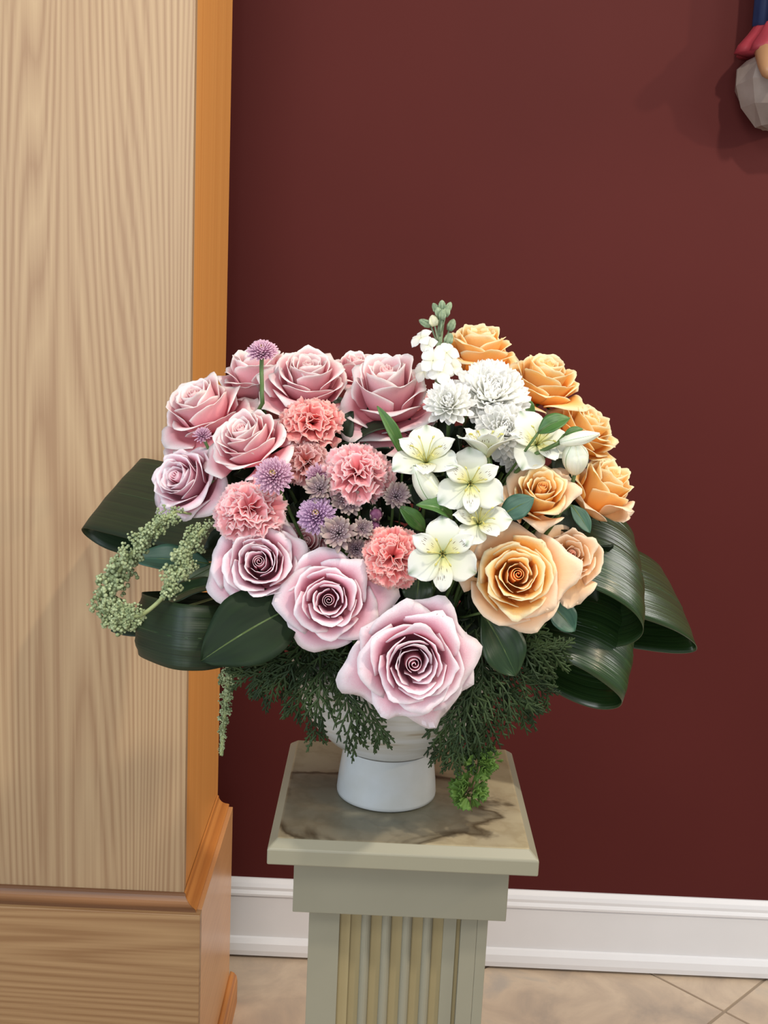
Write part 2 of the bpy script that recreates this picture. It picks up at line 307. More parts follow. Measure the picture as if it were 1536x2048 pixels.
M_OAKMY = wood('oak_moulding_lit_side', srgb(218, 148, 78), srgb(176, 110, 54), 'y', rings=10, fine=80, seed=9)  # moulding oak, warm light on the side painted into the tone
# pedestal top: grey-green paint with brown watermarks
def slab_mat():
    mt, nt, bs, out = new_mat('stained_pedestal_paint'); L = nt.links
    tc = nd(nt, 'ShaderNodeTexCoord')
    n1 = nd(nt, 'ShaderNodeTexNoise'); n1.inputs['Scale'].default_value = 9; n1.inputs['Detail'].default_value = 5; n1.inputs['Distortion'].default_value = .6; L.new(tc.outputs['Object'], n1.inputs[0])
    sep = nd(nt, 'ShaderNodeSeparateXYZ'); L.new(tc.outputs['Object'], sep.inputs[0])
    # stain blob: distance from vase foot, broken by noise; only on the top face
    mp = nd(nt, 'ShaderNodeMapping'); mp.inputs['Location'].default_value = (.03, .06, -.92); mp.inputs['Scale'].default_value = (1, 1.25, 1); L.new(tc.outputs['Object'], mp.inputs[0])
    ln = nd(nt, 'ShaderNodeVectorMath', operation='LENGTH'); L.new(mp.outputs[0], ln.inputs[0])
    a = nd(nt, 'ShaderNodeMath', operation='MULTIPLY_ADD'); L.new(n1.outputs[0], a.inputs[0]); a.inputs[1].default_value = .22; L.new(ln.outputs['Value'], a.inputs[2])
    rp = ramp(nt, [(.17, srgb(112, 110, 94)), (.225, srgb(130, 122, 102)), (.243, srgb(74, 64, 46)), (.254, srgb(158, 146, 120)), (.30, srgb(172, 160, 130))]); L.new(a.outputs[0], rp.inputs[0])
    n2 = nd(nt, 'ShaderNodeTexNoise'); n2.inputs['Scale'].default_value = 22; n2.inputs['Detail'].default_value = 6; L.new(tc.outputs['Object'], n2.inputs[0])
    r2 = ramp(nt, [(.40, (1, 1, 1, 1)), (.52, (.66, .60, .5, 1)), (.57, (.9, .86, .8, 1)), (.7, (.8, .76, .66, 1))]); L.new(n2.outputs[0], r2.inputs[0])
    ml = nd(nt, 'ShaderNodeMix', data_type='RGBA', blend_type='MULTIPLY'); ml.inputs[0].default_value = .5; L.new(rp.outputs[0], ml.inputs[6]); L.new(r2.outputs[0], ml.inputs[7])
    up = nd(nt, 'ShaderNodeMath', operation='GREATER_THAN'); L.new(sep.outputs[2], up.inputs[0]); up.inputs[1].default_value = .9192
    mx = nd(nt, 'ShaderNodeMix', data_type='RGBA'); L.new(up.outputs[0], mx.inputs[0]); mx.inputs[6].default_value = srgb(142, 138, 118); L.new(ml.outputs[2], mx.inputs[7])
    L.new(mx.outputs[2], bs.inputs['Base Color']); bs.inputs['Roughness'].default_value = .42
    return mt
M_SLAB = slab_mat()
def vase_mat():
    mt, nt, bs, out = new_mat('grey_white_glaze'); L = nt.links
    tc = nd(nt, 'ShaderNodeTexCoord'); mp = nd(nt, 'ShaderNodeMapping'); mp.inputs['Scale'].default_value = (6, 6, 70); L.new(tc.outputs['Object'], mp.inputs[0])
    n1 = nd(nt, 'ShaderNodeTexNoise'); n1.inputs['Scale'].default_value = 1.5; n1.inputs['Detail'].default_value = 4; L.new(mp.outputs[0], n1.inputs[0])
    n2 = nd(nt, 'ShaderNodeTexNoise'); n2.inputs['Scale'].default_value = 30; n2.inputs['Detail'].default_value = 3; L.new(tc.outputs['Object'], n2.inputs[0])
    r1 = ramp(nt, [(.40, srgb(190, 192, 190)), (.60, srgb(178, 176, 166)), (.7, srgb(150, 140, 122))]); L.new(n1.outputs[0], r1.inputs[0])
    r2 = ramp(nt, [(.3, srgb(186, 190, 191)), (.72, srgb(178, 180, 177)), (.8, srgb(150, 152, 150))]); L.new(n2.outputs[0], r2.inputs[0])
    sep = nd(nt, 'ShaderNodeSeparateXYZ'); L.new(tc.outputs['Object'], sep.inputs[0])
    gt = nd(nt, 'ShaderNodeMath', operation='GREATER_THAN'); L.new(sep.outputs[2], gt.inputs[0]); gt.inputs[1].default_value = .062
    mx = nd(nt, 'ShaderNodeMix', data_type='RGBA'); L.new(gt.outputs[0], mx.inputs[0]); L.new(r2.outputs[0], mx.inputs[6]); L.new(r1.outputs[0], mx.inputs[7])
    L.new(mx.outputs[2], bs.inputs['Base Color']); bs.inputs['Roughness'].default_value = .22
    return mt
M_VASE = vase_mat()
def tile_mat():
    mt, nt, bs, out = new_mat('tan_stone_tile'); L = nt.links
    tc = nd(nt, 'ShaderNodeTexCoord'); oi = nd(nt, 'ShaderNodeObjectInfo'); ad = nd(nt, 'ShaderNodeVectorMath', operation='ADD'); L.new(tc.outputs['Object'], ad.inputs[0]); L.new(oi.outputs['Random'], ad.inputs[1])
    n1 = nd(nt, 'ShaderNodeTexNoise'); n1.inputs['Scale'].default_value = 7; n1.inputs['Detail'].default_value = 6; n1.inputs['Roughness'].default_value = .6; n1.inputs['Distortion'].default_value = .5; L.new(ad.outputs[0], n1.inputs[0])
    rp = ramp(nt, [(.30, srgb(170, 154, 138)), (.47, srgb(192, 172, 150)), (.58, srgb(204, 184, 160)), (.72, srgb(180, 168, 154))]); L.new(n1.outputs[0], rp.inputs[0])
    L.new(rp.outputs[0], bs.inputs['Base Color']); bs.inputs['Roughness'].default_value = .4
    return mt
M_TILE = tile_mat(); M_GROUT = plain('grout', srgb(158, 142, 124), .8, .1)

# ------------------------------------------------------------------ the room
YW = 1.097
b = MB(); b.box((-3.5, YW, 0), (4.5, YW+.12, 3.6)); tag(b.build('wall_back', M_WALL), kind='structure')
b = MB(); b.box((-3.5, -3.0, -.05), (4.5, YW+.12, -.003)); flo = tag(b.build('floor', M_GROUT), kind='structure')
T = .455; g = .0035; c0 = Vector((.7608, .946)); tb = MB(); h = T/2-g
tb.box((-h, -h, -.010), (h, h, 0)); tme = tb.mesh('tile'); tme.materials.append(M_TILE)
for i in range(-12, 12):
    for j in range(-12, 12):
        # tiles laid diagonally; c0 is a shared corner
        q = Matrix.Rotation(PI/4, 2) @ Vector(((i+.5)*T, (j+.5)*T)); p = c0+q
        if -3.2 < p.x < 4.2 and -2.6 < p.y < YW-.34:
            link('tile', tme, None, flo, Matrix.Translation((p.x, p.y, 0)) @ Matrix.Rotation(PI/4, 4, 'Z'), smooth=False)
# edge tiles cut at the wall
import bmesh
for i in range(-12, 12):
    for j in range(-12, 12):
        q = Matrix.Rotation(PI/4, 2) @ Vector(((i+.5)*T, (j+.5)*T)); p = c0+q
        if -3.2 < p.x < 4.2 and YW-.34 <= p.y < YW+.33:
            bm = bmesh.new(); bm.from_mesh(tme); bm.transform(Matrix.Translation((p.x, p.y, 0)) @ Matrix.Rotation(PI/4, 4, 'Z'))
            geo = bm.verts[:]+bm.edges[:]+bm.faces[:]
            r = bmesh.ops.bisect_plane(bm, geom=geo, plane_co=(0, YW-.004, 0), plane_no=(0, 1, 0), clear_outer=True)
            if len(bm.faces) > 2:
                bmesh.ops.holes_fill(bm, edges=bm.edges[:]); me = bpy.data.meshes.new('tile'); bm.to_mesh(me); me.materials.append(M_TILE)
                link('tile', me, None, flo, smooth=False)
            bm.free()
b = MB(); y = YW
b.extrude([(y, .008), (y-.030, .008), (y-.031, .020), (y-.028, .036), (y-.021, .046), (y-.016, .048), (y-.016, .148), (y-.020, .151), (y-.020, .156), (y-.015, .163), (y-.015, .170), (y-.011, .178), (y-.004, .187), (y, .187)][::-1], 'x', -3.5, 4.5)
tag(b.build('baseboard_back', M_WHITE), kind='structure')

# ------------------------------------------------------------------ wooden column on the left
cx1, cy0, cy1 = -.3557, .502, .905; cx0 = -.86
wc = thing('wooden_column', 'tall square oak-clad column with a wide plinth at the left, in front of the maroon wall', 'column', (cx1-.25, cy0, 0))
O = -wc.location
def colpart(name, mt, mb, bevel=0, smooth=False):
    o = mb.build(name, mt, wc, bevel=bevel, smooth=smooth); o.location = O; return o
b = MB(); b.box((cx0, cy0, .44), (cx1, cy0+.019, 3.0)); colpart('front_panel', M_OAK, b)['label'] = 'pale veneer face with open cathedral grain'
b = MB(); b.box((cx1-.019, cy0+.0192, .44), (cx1-.0004, cy1, 3.0)); colpart('side_panel', M_OAKLIT, b)['label'] = 'oak side face, orange-brown from warm light painted into its colour'
b = MB(); b.box((cx0, cy0+.0192, .44), (cx0+.019, cy1, 3.0)); colpart('side_panel', M_OAKLIT, b)
px1, py0, py1 = -.3218, .468, .890; px0 = cx0-.034
b = MB(); b.box((px0, py0, .01), (px1, py0+.02, .4572)); colpart('plinth_front', M_OAKH, b, .001)['label'] = 'plinth board with horizontal grain'
b = MB(); b.box((px1-.02, py0+.0203, .01), (px1-.0003, py1, .4572)); colpart('plinth_side', M_OAKS, b, .001)
b = MB(); b.box((px0, py0+.0203, .01), (px0+.02, py1, .4572)); colpart('plinth_side', M_OAKS, b, .001)
b = MB(); b.box((px0+.0201, py0+.0203, .43), (px1-.0203, py1, .4568)); colpart('plinth_top', M_OAKM, b)
# cove moulding on the ledge, front and right, mitred
def cove(n=6, w=.025, h=.023):
    P = [(0, 0), (w, 0), (w, .004)]
    for k in range(n+1):
        a = k/n*PI/2; P.append((w-.003-(w-.006)*math.sin(a), .005+(h-.006)*(1-math.cos(a))))
    P += [(.0, h)]; return P
prof = cove()
b = MB(); n = len(prof)
for e in (0, 1):
    for d, z in prof:
        b.v.append(((cx0 if e == 0 else cx1+d), cy0-d-.0004, .4573+z))
for j in range(n): j2 = (j+1) % n; b.f.append((j, j2, n+j2, n+j))
b.f += [tuple(range(n)), tuple(range(n, 2*n))]
colpart('cove_moulding', M_OAKM, b)['label'] = 'worn cove moulding along the front ledge'
b = MB()
for e in (0, 1):
    for d, z in prof:
        b.v.append((cx1+d+.0004, (cy0-d if e == 0 else cy1-.012), .4573+z))
for j in range(n): j2 = (j+1) % n; b.f.append((j, j2, n+j2, n+j))
b.f += [tuple(range(n)), tuple(range(n, 2*n))]
colpart('cove_moulding', M_OAKMY, b)
qr = [(0, 0), (.016, 0), (.016, .05), (.014, .062), (.009, .069), (.003, .072), (0, .072)]
b = MB(); b.extrude([(px1+d, z) for d, z in qr], 'y', py0-.016, py1+.012); colpart('base_shoe', M_OAKMY, b)['label'] = 'rounded shoe strip at the foot of the plinth'
b = MB(); b.extrude([(py0-d, z) for d, z in qr], 'x', px0-.016, px1); colpart('base_shoe', M_OAKM, b)

# ------------------------------------------------------------------ pedestal
ped = thing('pedestal', 'square sage-grey painted wooden pedestal with water-stained top and fluted shaft', 'pedestal', (0, 0, 0))
def square_lathe(prof):
    mb = MB()
    for r, z in prof: mb.v += [(-r, -r, z), (r, -r, z), (r, r, z), (-r, r, z)]
    for i in range(len(prof)-1):
        for j in range(4): j2 = (j+1) % 4; mb.f.append((i*4+j, i*4+j2, i*4+4+j2, i*4+4+j))
    mb.f += [(3, 2, 1, 0), tuple(len(prof)*4-4+j for j in range(4))]
    return mb
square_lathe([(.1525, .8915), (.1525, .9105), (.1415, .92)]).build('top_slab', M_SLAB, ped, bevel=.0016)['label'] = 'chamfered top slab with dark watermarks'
square_lathe([(.1238, .818), (.1238, .8914)]).build('cap_block', M_PED, ped, bevel=.001)
square_lathe([(.150, .008), (.150, .075), (.142, .085)]).build('foot_slab', M_PED, ped, bevel=.001)
square_lathe([(.1255, .0851), (.1255, .155)]).build('foot_block', M_PED, ped, bevel=.001)
b = MB(); b.box((-.093, -.093, .1552), (.093, .093, .8178)); b.build('shaft_core', M_FLUTE, ped)
for a in range(4):
    Rm = Matrix.Rotation(a*PI/2, 4, 'Z')
    # corner stile pair and three grooves' ribs per face
    b = MB(); b.box((-.1053, -.1053, .1551), (-.0690, -.0931, .8179)); b.build('stile', M_PED, ped, Rm, bevel=.0006)
    b = MB(); b.box((.0740 if a % 2 == 0 else .0690, -.1053, .1551), (.0930, -.0931, .8179)); b.build('stile', M_PED, ped, Rm, bevel=.0006)
    for xc in (-.0628,):
        b = MB(); b.box((-.0689, -.0985, .1551), (-.0565, -.0931, .8179)); b.build('fillet', M_FLUTE, ped, Rm)
    b = MB(); b.box((.0540, -.0985, .1551), (.0689, -.0931, .8179)); b.build('fillet', M_PED, ped, Rm)
    for xc in (-.0378, -.0134, .0110, .0354):
        b = MB(); pr = [(xc-.0058, -.0931)] + [(xc+.0058*-math.cos(t*PI/8), -.0955-.0062*math.sin(t*PI/8)) for t in range(9)] + [(xc+.0058, -.0931)]
        base = len(b.v)
        for z in (.1551, .8179): b.v += [(p[0], p[1], z) for p in pr]
        n = len(pr)
        for j in range(n): j2 = (j+1) % n; b.f.append((j, j2, n+j2, n+j))
        b.f += [tuple(range(n)), tuple(range(n, 2*n))]
        b.build('flute_rib', M_PED, ped, Rm)

# ------------------------------------------------------------------ vase
VC = Vector((-.0205, -.010, .9202))
vz = thing('footed_bowl_vase', 'grey-white glazed ceramic footed bowl holding the bouquet on the pedestal', 'vase', VC)
b = MB(); b.lathe([(.020, .002), (.052, .002), (.057, 0), (.0608, .002), (.0612, .006), (.0600, .02), (.0572, .042), (.0552, .056), (.0548, .062)], 72)
b.build('foot', M_VASE, vz, smooth=True)['label'] = 'tapering smooth foot of the vase'
b = MB(); b.lathe([(.0546, .0622), (.060, .066), (.074, .074), (.092, .092), (.106, .112), (.117, .138), (.123, .165), (.125, .185), (.123, .188), (.120, .185), (.118, .165), (.112, .138), (.100, .114), (.085, .095), (.060, .078), (.01, .074)], 72)
b.build('bowl', M_VASE, vz, smooth=True)['label'] = 'flared bowl with brown-grey rings in the glaze'
MOUTH = VC + Vector((0, 0, .14))

# ------------------------------------------------------------------ flower builders
def stem_part(root, Mr, start_local, mat=M_STEM, r=.0028, hide=None):
    """A stem from under the flower head bending down into the vase mouth."""
    P0 = Mr @ Vector(start_local); inv = Mr.inverted()
    n = (Mr.to_3x3() @ Vector((0, 0, 1))).normalized()
    off = P0-MOUTH; T = MOUTH + Vector((max(-.07, min(.07, off.x*.25)), max(-.06, min(.06, off.y*.25)), -.02))
    d = (P0-T).length
    pts = []
    for k in range(9):
        t = k/8; A = P0; B = P0-n*d*.22; C = T+Vector((off.x*.15, off.y*.15, d*.35)); D = T
        p = A*(1-t)**3+3*B*t*(1-t)**2+3*C*t*t*(1-t)+D*t**3; pts.append(inv @ p)
    s = Mr.to_scale()[0]; b = MB(); b.tube(pts, r/s, 6); return b.build('stem', mat, root, smooth=True)

def rose_petal(rho, zr, w, t, rr, lip, drop, tip, side, ruff, spiral=.03, nu=17, nv=12, th=.0006, rb=.07):
    u, v = np.meshgrid(np.linspace(-1, 1, nu), np.linspace(0, 1, nv)); au = np.abs(u)
    V = v*(1-side*au**2.6) + tip*np.exp(-(u/.28)**2)*v**3
    p0 = (rb, -.62); p1 = (rho*.80+.10, -.56+.1*t); p2 = (rho*(1.06-.1*t), zr-.34+.14*t); p3 = (rho*(.90+.14*t), zr)
    B = [(1-V)**3, 3*V*(1-V)**2, 3*V*V*(1-V), V**3]
    r = sum(B[k]*p[0] for k, p in enumerate((p0, p1, p2, p3))); z = sum(B[k]*p[1] for k, p in enumerate((p0, p1, p2, p3)))
    q = np.clip((V-.62)/.38, 0, 1.3)**2; r = r+lip*q; z = z-lip*drop*q
    sr = (au**3.5)*v*(.05+.10*t); r = r+sr*.6; z = z-sr*.5
    p1_, p2_ = rr.rand(2)*6.28
    wob = ruff*(np.sin(2.6*u+p1_)*V**3+.6*np.sin(6.5*u+p2_)*V**5+.25*np.sin(15*u+p2_*3)*V**8); r = r+wob*.8; z = z+wob
    ang = u*w*(.42+.58*np.sin(PI/2*np.clip(V*1.5, 0, 1)))
    r = r+spiral*u
    return sheet('petal', r*np.cos(ang), r*np.sin(ang), z, th)
def heart_mesh(rr, h=.40, R=.155, turns=2.7, wav=.02):
    n = int(turns*26); s, v = np.meshgrid(np.linspace(0, 1, n), np.linspace(0, 1, 6))
    th = s*turns*2*PI; rad = (.012+R*s**.85)*(1-.22*(v-.5)); z = -.25+(h+.25+.05*(1-s)+wav*np.sin(th*2.3+rr.rand()*6)+wav*np.sin(th*.8))*v
    return sheet('heart', rad*np.cos(th), rad*np.sin(th), z, .008)
def make_rose(label, x, y, Y, rpx, axis, mats, seed, N=24, openness=1.0, group=None, deep=0., pointed=.05, outer=0, small=False, droop=0., squash=1.0, roll=0):
    rr = np.random.RandomState(seed); P = px(x, y, Y); R = rpx/ppm(P); n = view_axis(*axis)
    Mr = mat4(frame_z(n, roll), P-n*R*.12, 1.0); mp, mh, mo = mats
    root = thing('rose', label, 'rose', M=Mr, group=group)
    S = Matrix.Diagonal((R, R, R*squash, 1))
    hm = heart_mesh(rr, .43-deep); o = link('heart', hm, mh, root, S)
    for i in range(N):
        t = i/(N-1); phi = i*2.39996+rr.rand()*.35
        rho = (.18+.77*t**1.0*openness)*(1+rr.uniform(-.03, .03))
        zr = .47-deep*.9*(1-t)**1.5+.10*math.sin(PI*min(t*1.6, 1))-(.62+droop)*t**2.3*openness+rr.uniform(-.03, .03)
        w = (1.22-.42*t)*rr.uniform(.92, 1.08)
        lip = (.055+.16*t)*rr.uniform(.5, 1.4); drop = .25+.75*t; tip = pointed*rr.uniform(.2, 2.2)*(.5+t)
        if i >= N-outer: rho *= 1.10; zr -= .10; w *= 1.05
        me = rose_petal(rho, zr, w, t, rr, lip, drop, tip, .10+.16*t*rr.uniform(.6, 1.2), .022+.034*t, th=.009)
        o = link('petal', me, mo if t > .74 else mp, root, Matrix.Rotation(phi, 4, 'Z') @ Matrix.Rotation(rr.uniform(-.06, .06), 4, 'Y') @ S)
    b = MB(); b.lathe([(.03, -.78), (.07, -.74), (.13, -.66), (.14, -.60), (.10, -.52)], 12)
    for k in range(5):
        a = k*2*PI/5+.3; c, s_ = math.cos(a), math.sin(a)
        b.add([(c*.10-s_*.05, s_*.10+c*.05, -.62), (c*.10+s_*.05, s_*.10-c*.05, -.62), (c*.34+s_*.03, s_*.34-c*.03, -.66), (c*.62, s_*.62, -.80), (c*.34-s_*.03, s_*.34+c*.03, -.66)], [(0, 1, 2, 3, 4)])
    b.build('calyx', M_CALYX, root, S, smooth=True)
    stem_part(root, Mr, (0, 0, -.76*R*squash))
    return root
LP = (M_PINK, M_PINKH, M_PINK); BP = (M_BLUSH, M_BLUSHH, M_BLUSH); PE = (M_PEACH, M_PEACHH, M_PEACHO); PY = (M_PEACH, M_PEACHH, M_PEACH); PP = (M_PEACHO, M_PEACHP, M_PEACHO)
gp = 'pale pink roses in the bouquet'; gy = 'peach and yellow roses in the bouquet'
make_rose('largest pale pink rose with hollow dark-pink heart, lowest in the bouquet, hanging over the vase', 828, 1325, -.22, 116, (.03, -.05, 1), LP, 11, N=27, deep=.15, group=gp, pointed=.075, outer=0)
make_rose('pale pink rose with hollow rosy centre just left of and above the largest rose', 658, 1200, -.20, 87, (.0, .05, 1), LP, 12, N=22, deep=.14, group=gp, outer=5)
make_rose('pale pink rose with tight spiral centre and greenish outer petals, above the dark oval leaf', 520, 1126, -.17, 86, (.02, .18, 1), LP, 13, N=27, group=gp, outer=5)
make_rose('lilac-pink rose facing left, at the far left edge of the bouquet', 362, 958, -.08, 80, (-.42, .28, .85), LP, 14, N=27, openness=.86, group=gp)
make_rose('pink rose with drooping pale lower petals, upper left of the bouquet against the wood', 396, 806, -.02, 88, (-.32, .74, .6), BP, 15, N=26, group=gp, outer=6, droop=.32)
make_rose('pink rose at the top left, seen behind the tall lilac mum on its stem', 512, 738, .06, 82, (-.12, .85, .35), BP, 16, N=22, openness=.92, group=gp, squash=1.1, outer=3)
make_rose('pink rose with open ruffled top behind the upper coral carnation', 616, 748, .0, 84, (.08, .74, .66), BP, 17, N=26, group=gp, outer=3)
make_rose('large blush rose with wide drooping pale petals beside the white stock', 775, 768, -.04, 98, (-.03, .72, .62), BP, 18, N=25, group=gp, pointed=.07, outer=8, droop=.42, squash=1.15)
make_rose('pink rose left of the upper coral carnation, its heart facing up', 490, 872, -.10, 80, (-.28, .66, .68), BP, 19, N=28, group=gp, outer=4)
make_rose('small pink rose mostly hidden behind the two top pink roses', 712, 730, .07, 52, (.1, .8, .5), BP, 20, N=16, group=gp)
make_rose('dusky pink rose sunk deep between two pale roses below the lilac mum', 610, 1085, -.10, 48, (.2, .3, .9), BP, 21, N=16, group=gp)
make_rose('topmost peach-yellow rose, behind the white stock', 958, 690, .05, 80, (.10, .84, .42), PY, 31, N=24, group=gy, openness=.95, outer=2)
make_rose('golden peach rose right of the large white mum, second from the top', 1092, 750, .0, 80, (.22, .80, .5), PY, 32, N=26, group=gy)
make_rose('yellow-peach rose on the right rim above the cup-shaped peach rose', 1178, 852, -.02, 70, (.5, .68, .45), PY, 33, N=24, group=gy)
make_rose('cup-shaped pale peach rose seen from the side at the far right of the bouquet', 1212, 968, -.05, 80, (.42, .62, .42), PE, 34, N=20, group=gy, openness=.86, squash=1.15, outer=3, pointed=.08)
make_rose('half-open peach rose with tall pale outer petals right of the white lilies', 1082, 985, -.15, 76, (.02, .42, .9), PE, 35, N=18, group=gy, openness=.78, squash=1.25, pointed=.08)
make_rose('large open apricot rose facing front, lower right of the bouquet', 1034, 1150, -.18, 94, (.0, .12, 1), PE, 36, N=24, group=gy, deep=.08, outer=5, pointed=.07)
make_rose('small pinkish peach rose tucked behind the right of the open apricot rose', 1142, 1112, -.12, 62, (-.02, .28, .95), PP, 37, N=16, group=gy, pointed=.1, outer=4)

# carnations
def frill(seed):
    rr = np.random.RandomState(seed); nu, nv = 19, 8; u, v = np.meshgrid(np.linspace(-1, 1, nu), np.linspace(0, 1, nv))
    zz = np.where(np.arange(nu) % 2 == 0, .0, -.05)[None, :]*v**4
    L = v*(1-.16*np.abs(u)**2)+zz+.04*np.sin(5*u+rr.rand()*6)*v**3
    W = .50*(.12+.88*v**1.25); x = u*W; ph = rr.rand(3)*6.28
    yy = v**2*(.16*np.sin(4.5*u+ph[0])+.09*np.sin(9*u+ph[1]))+.25*v**2.5*-1*.6
    return sheet('petal', x, yy, L, .012)
FR = [frill(100+k) for k in range(6)]
def make_carnation(label, x, y, Y, rpx, axis, mt, seed, N=50, squash=.72):
    rr = random.Random(seed); P = px(x, y, Y); R = rpx/ppm(P); n = view_axis(*axis); Mr = mat4(frame_z(n, rr.random()*6), P-n*R*.42)
    root = thing('carnation', label, 'carnation', M=Mr, group='ruffled pink carnations'); proto = None
    S = Matrix.Diagonal((1, 1, squash, 1))
    mm = []
    for f in FR: m2 = f.copy(); m2.materials.append(mt); mm.append(m2)
    for i in range(N):
        t = (i+.5)/N; th = (.10+1.62*t**.75); ph = i*2.39996+rr.random()*.4
        sc = R*(.80+.18*t)*rr.uniform(.9, 1.08)
        M = S @ Matrix.Rotation(ph, 4, 'Z') @ Matrix.Rotation(th, 4, 'Y') @ Matrix.Translation((0, 0, R*.12)) @ Matrix.Rotation(PI/2+rr.uniform(-.5, .5), 4, 'Z') @ Matrix.Diagonal((sc, sc, sc, 1))
        link('petal', mm[i % 6], None, root, M)
    b = MB(); b.lathe([(.05*R, -.62*R), (.15*R, -.55*R), (.19*R, -.2*R), (.2*R, .05*R)], 12); b.build('calyx', M_CALYX, root, smooth=True)
    stem_part(root, Mr, (0, 0, -.6*R)); return root
make_carnation('coral pink carnation between the pink roses, highest of the carnations', 621, 828, -.08, 63, (0, .74, .66), M_CARN, 1)
make_carnation('bright pink carnation above the grey-purple astrantia, left of the white lilies', 717, 930, -.15, 68, (.05, .64, .76), M_CARN2, 2)
make_carnation('soft pink carnation left of the lilac mum, above the spiral-centred rose', 495, 1006, -.15, 70, (-.1, .6, .8), M_CARN2, 3)
make_carnation('dusty faded carnation between the two bright pink ones', 612, 915, -.11, 50, (0, .45, .9), M_CARN3, 4, N=34)
make_carnation('deep coral carnation beside the lowest white lily, above the largest rose', 787, 1112, -.19, 62, (0, .15, 1), M_CARN, 5)

# chrysanthemums
def floret(w, curl, cup, seed, nu=5, nv=7, point=2.2):
    u, v = np.meshgrid(np.linspace(-1, 1, nu), np.linspace(0, 1, nv))
    W = w*(.35+.65*np.sin(PI*np.clip(v, 0, 1)**.8*.93)**.7)*(1-.0*v); W = np.where(v > .98, w*.28, W)
    x = u*W; y = cup*w*(u**2)-curl*v**2; z = v*(1-.0*np.abs(u))
    return sheet('petal', x, y, z, .02)
def radial(i, N, th0, th1, pw, rr): t = (i+.5)/N; return t, th0+(th1-th0)*t**pw, i*2.39996+rr.uniform(-.1, .1)
def bake(meshes_and_M, name):
    """Join placed copies of small meshes into one mesh with uv."""
    V = []; F = []; UV = []; n = 0
    for me, M in meshes_and_M:
        co = np.empty(len(me.vertices)*3, np.float32); me.vertices.foreach_get('co', co); co = co.reshape(-1, 3)
        A = np.array(M); co = co @ A[:3, :3].T + A[:3, 3]; f = np.empty(len(me.loops), np.int32); me.loops.foreach_get('vertex_index', f)
        uv = np.empty(len(me.loops)*2, np.float32); me.uv_layers[0].data.foreach_get('uv', uv); V.append(co); F.append(f+n); UV.append(uv); n += len(co)
    V = np.concatenate(V); F = np.concatenate(F); UV = np.concatenate(UV); me = bpy.data.meshes.new(name)
    me.vertices.add(len(V)); me.vertices.foreach_set('co', V.ravel()); me.loops.add(len(F)); me.loops.foreach_set('vertex_index', F)
    me.polygons.add(len(F)//4); me.polygons.foreach_set('loop_start', (np.arange(len(F)//4)*4).astype(np.int32)); me.update(calc_edges=True)
    me.uv_layers.new(name='uv').data.foreach_set('uv', UV); me.polygons.foreach_set('use_smooth', np.ones(len(F)//4, dtype=bool)); return me
MF = floret(.115, -.16, .7, 1); MF2 = floret(.18, -.20, .55, 2, nu=5, nv=8)
def make_button(label, x, y, Y, rpx, axis, mt, seed, N=130, stem=True, name='button_mum', centre=True):
    rr = random.Random(seed); P = px(x, y, Y); R = rpx/ppm(P); n = view_axis(*axis); Mr = mat4(frame_z(n, rr.random()*6), P-n*R*.25)
    root = thing(name, label, 'chrysanthemum', M=Mr, group='lilac button mums'); L = []
    for i in range(N):
        t, th, ph = radial(i, N, .22, 1.8, .60, rr); sc = R*(.62+.36*t**.6)*rr.uniform(.92, 1.06)
        L.append((MF, Matrix.Diagonal((1, 1, .92, 1)) @ Matrix.Rotation(ph, 4, 'Z') @ Matrix.Rotation(th, 4, 'Y') @ Matrix.Rotation(PI/2, 4, 'Z') @ Matrix.Translation((0, 0, R*.05)) @ Matrix.Diagonal((sc, sc, sc, 1))))
    me = bake(L, 'petals'); o = link('petals', me, mt, root); o['kind'] = 'stuff'
    if centre:
        b = MB(); b.lathe([(.12*R, .20*R), (.17*R, .40*R), (.15*R, .50*R), (.08*R, .53*R), (.001, .52*R)], 16); b.build('disc', M_MUMC, root, smooth=True)
    b = MB(); b.lathe([(.05*R, -.42*R), (.2*R, -.36*R), (.42*R, -.22*R), (.4*R, -.1*R)], 14); b.build('calyx', M_CALYX, root, smooth=True)
    if stem: stem_part(root, Mr, (0, 0, -.4*R), r=.002)
    return root
make_button('small lilac mum held up on a bare stem at the top left of the bouquet', 524, 698, -.03, 31, (0, .72, .68), M_MUMP, 1, stem=False)
o = bpy.data.objects['button_mum']; Mi = o.matrix_basis.inverted()
b = MB(); b.tube([Mi @ p for p in spline([px(524, 712, -.025), px(523, 740, -.03), px(524, 770, -.04), px(525, 802, -.05), px(540, 900, -.02), MOUTH], 14)], .0026, 6); b.build('stem', M_STEM, o, smooth=True)
make_button('lilac mum with yellow-green centre beside the dusty carnation', 546, 948, -.17, 40, (-.05, .35, .92), M_MUMP, 2)
make_button('violet mum with yellow-green centre left of the astrantia, above the hollow-centred rose', 632, 1028, -.17, 40, (-.1, .35, .92), M_MUM, 3)
make_button('tiny half-hidden lilac mum peeking below the upper left pink rose', 404, 868, -.07, 20, (-.1, .6, .8), M_MUMP, 4, N=60, centre=False)
make_button('faded lilac mum half hidden under the bright pink carnation', 634, 948, -.14, 26, (-.2, .4, .9), M_MUMP, 5, N=70, centre=False)
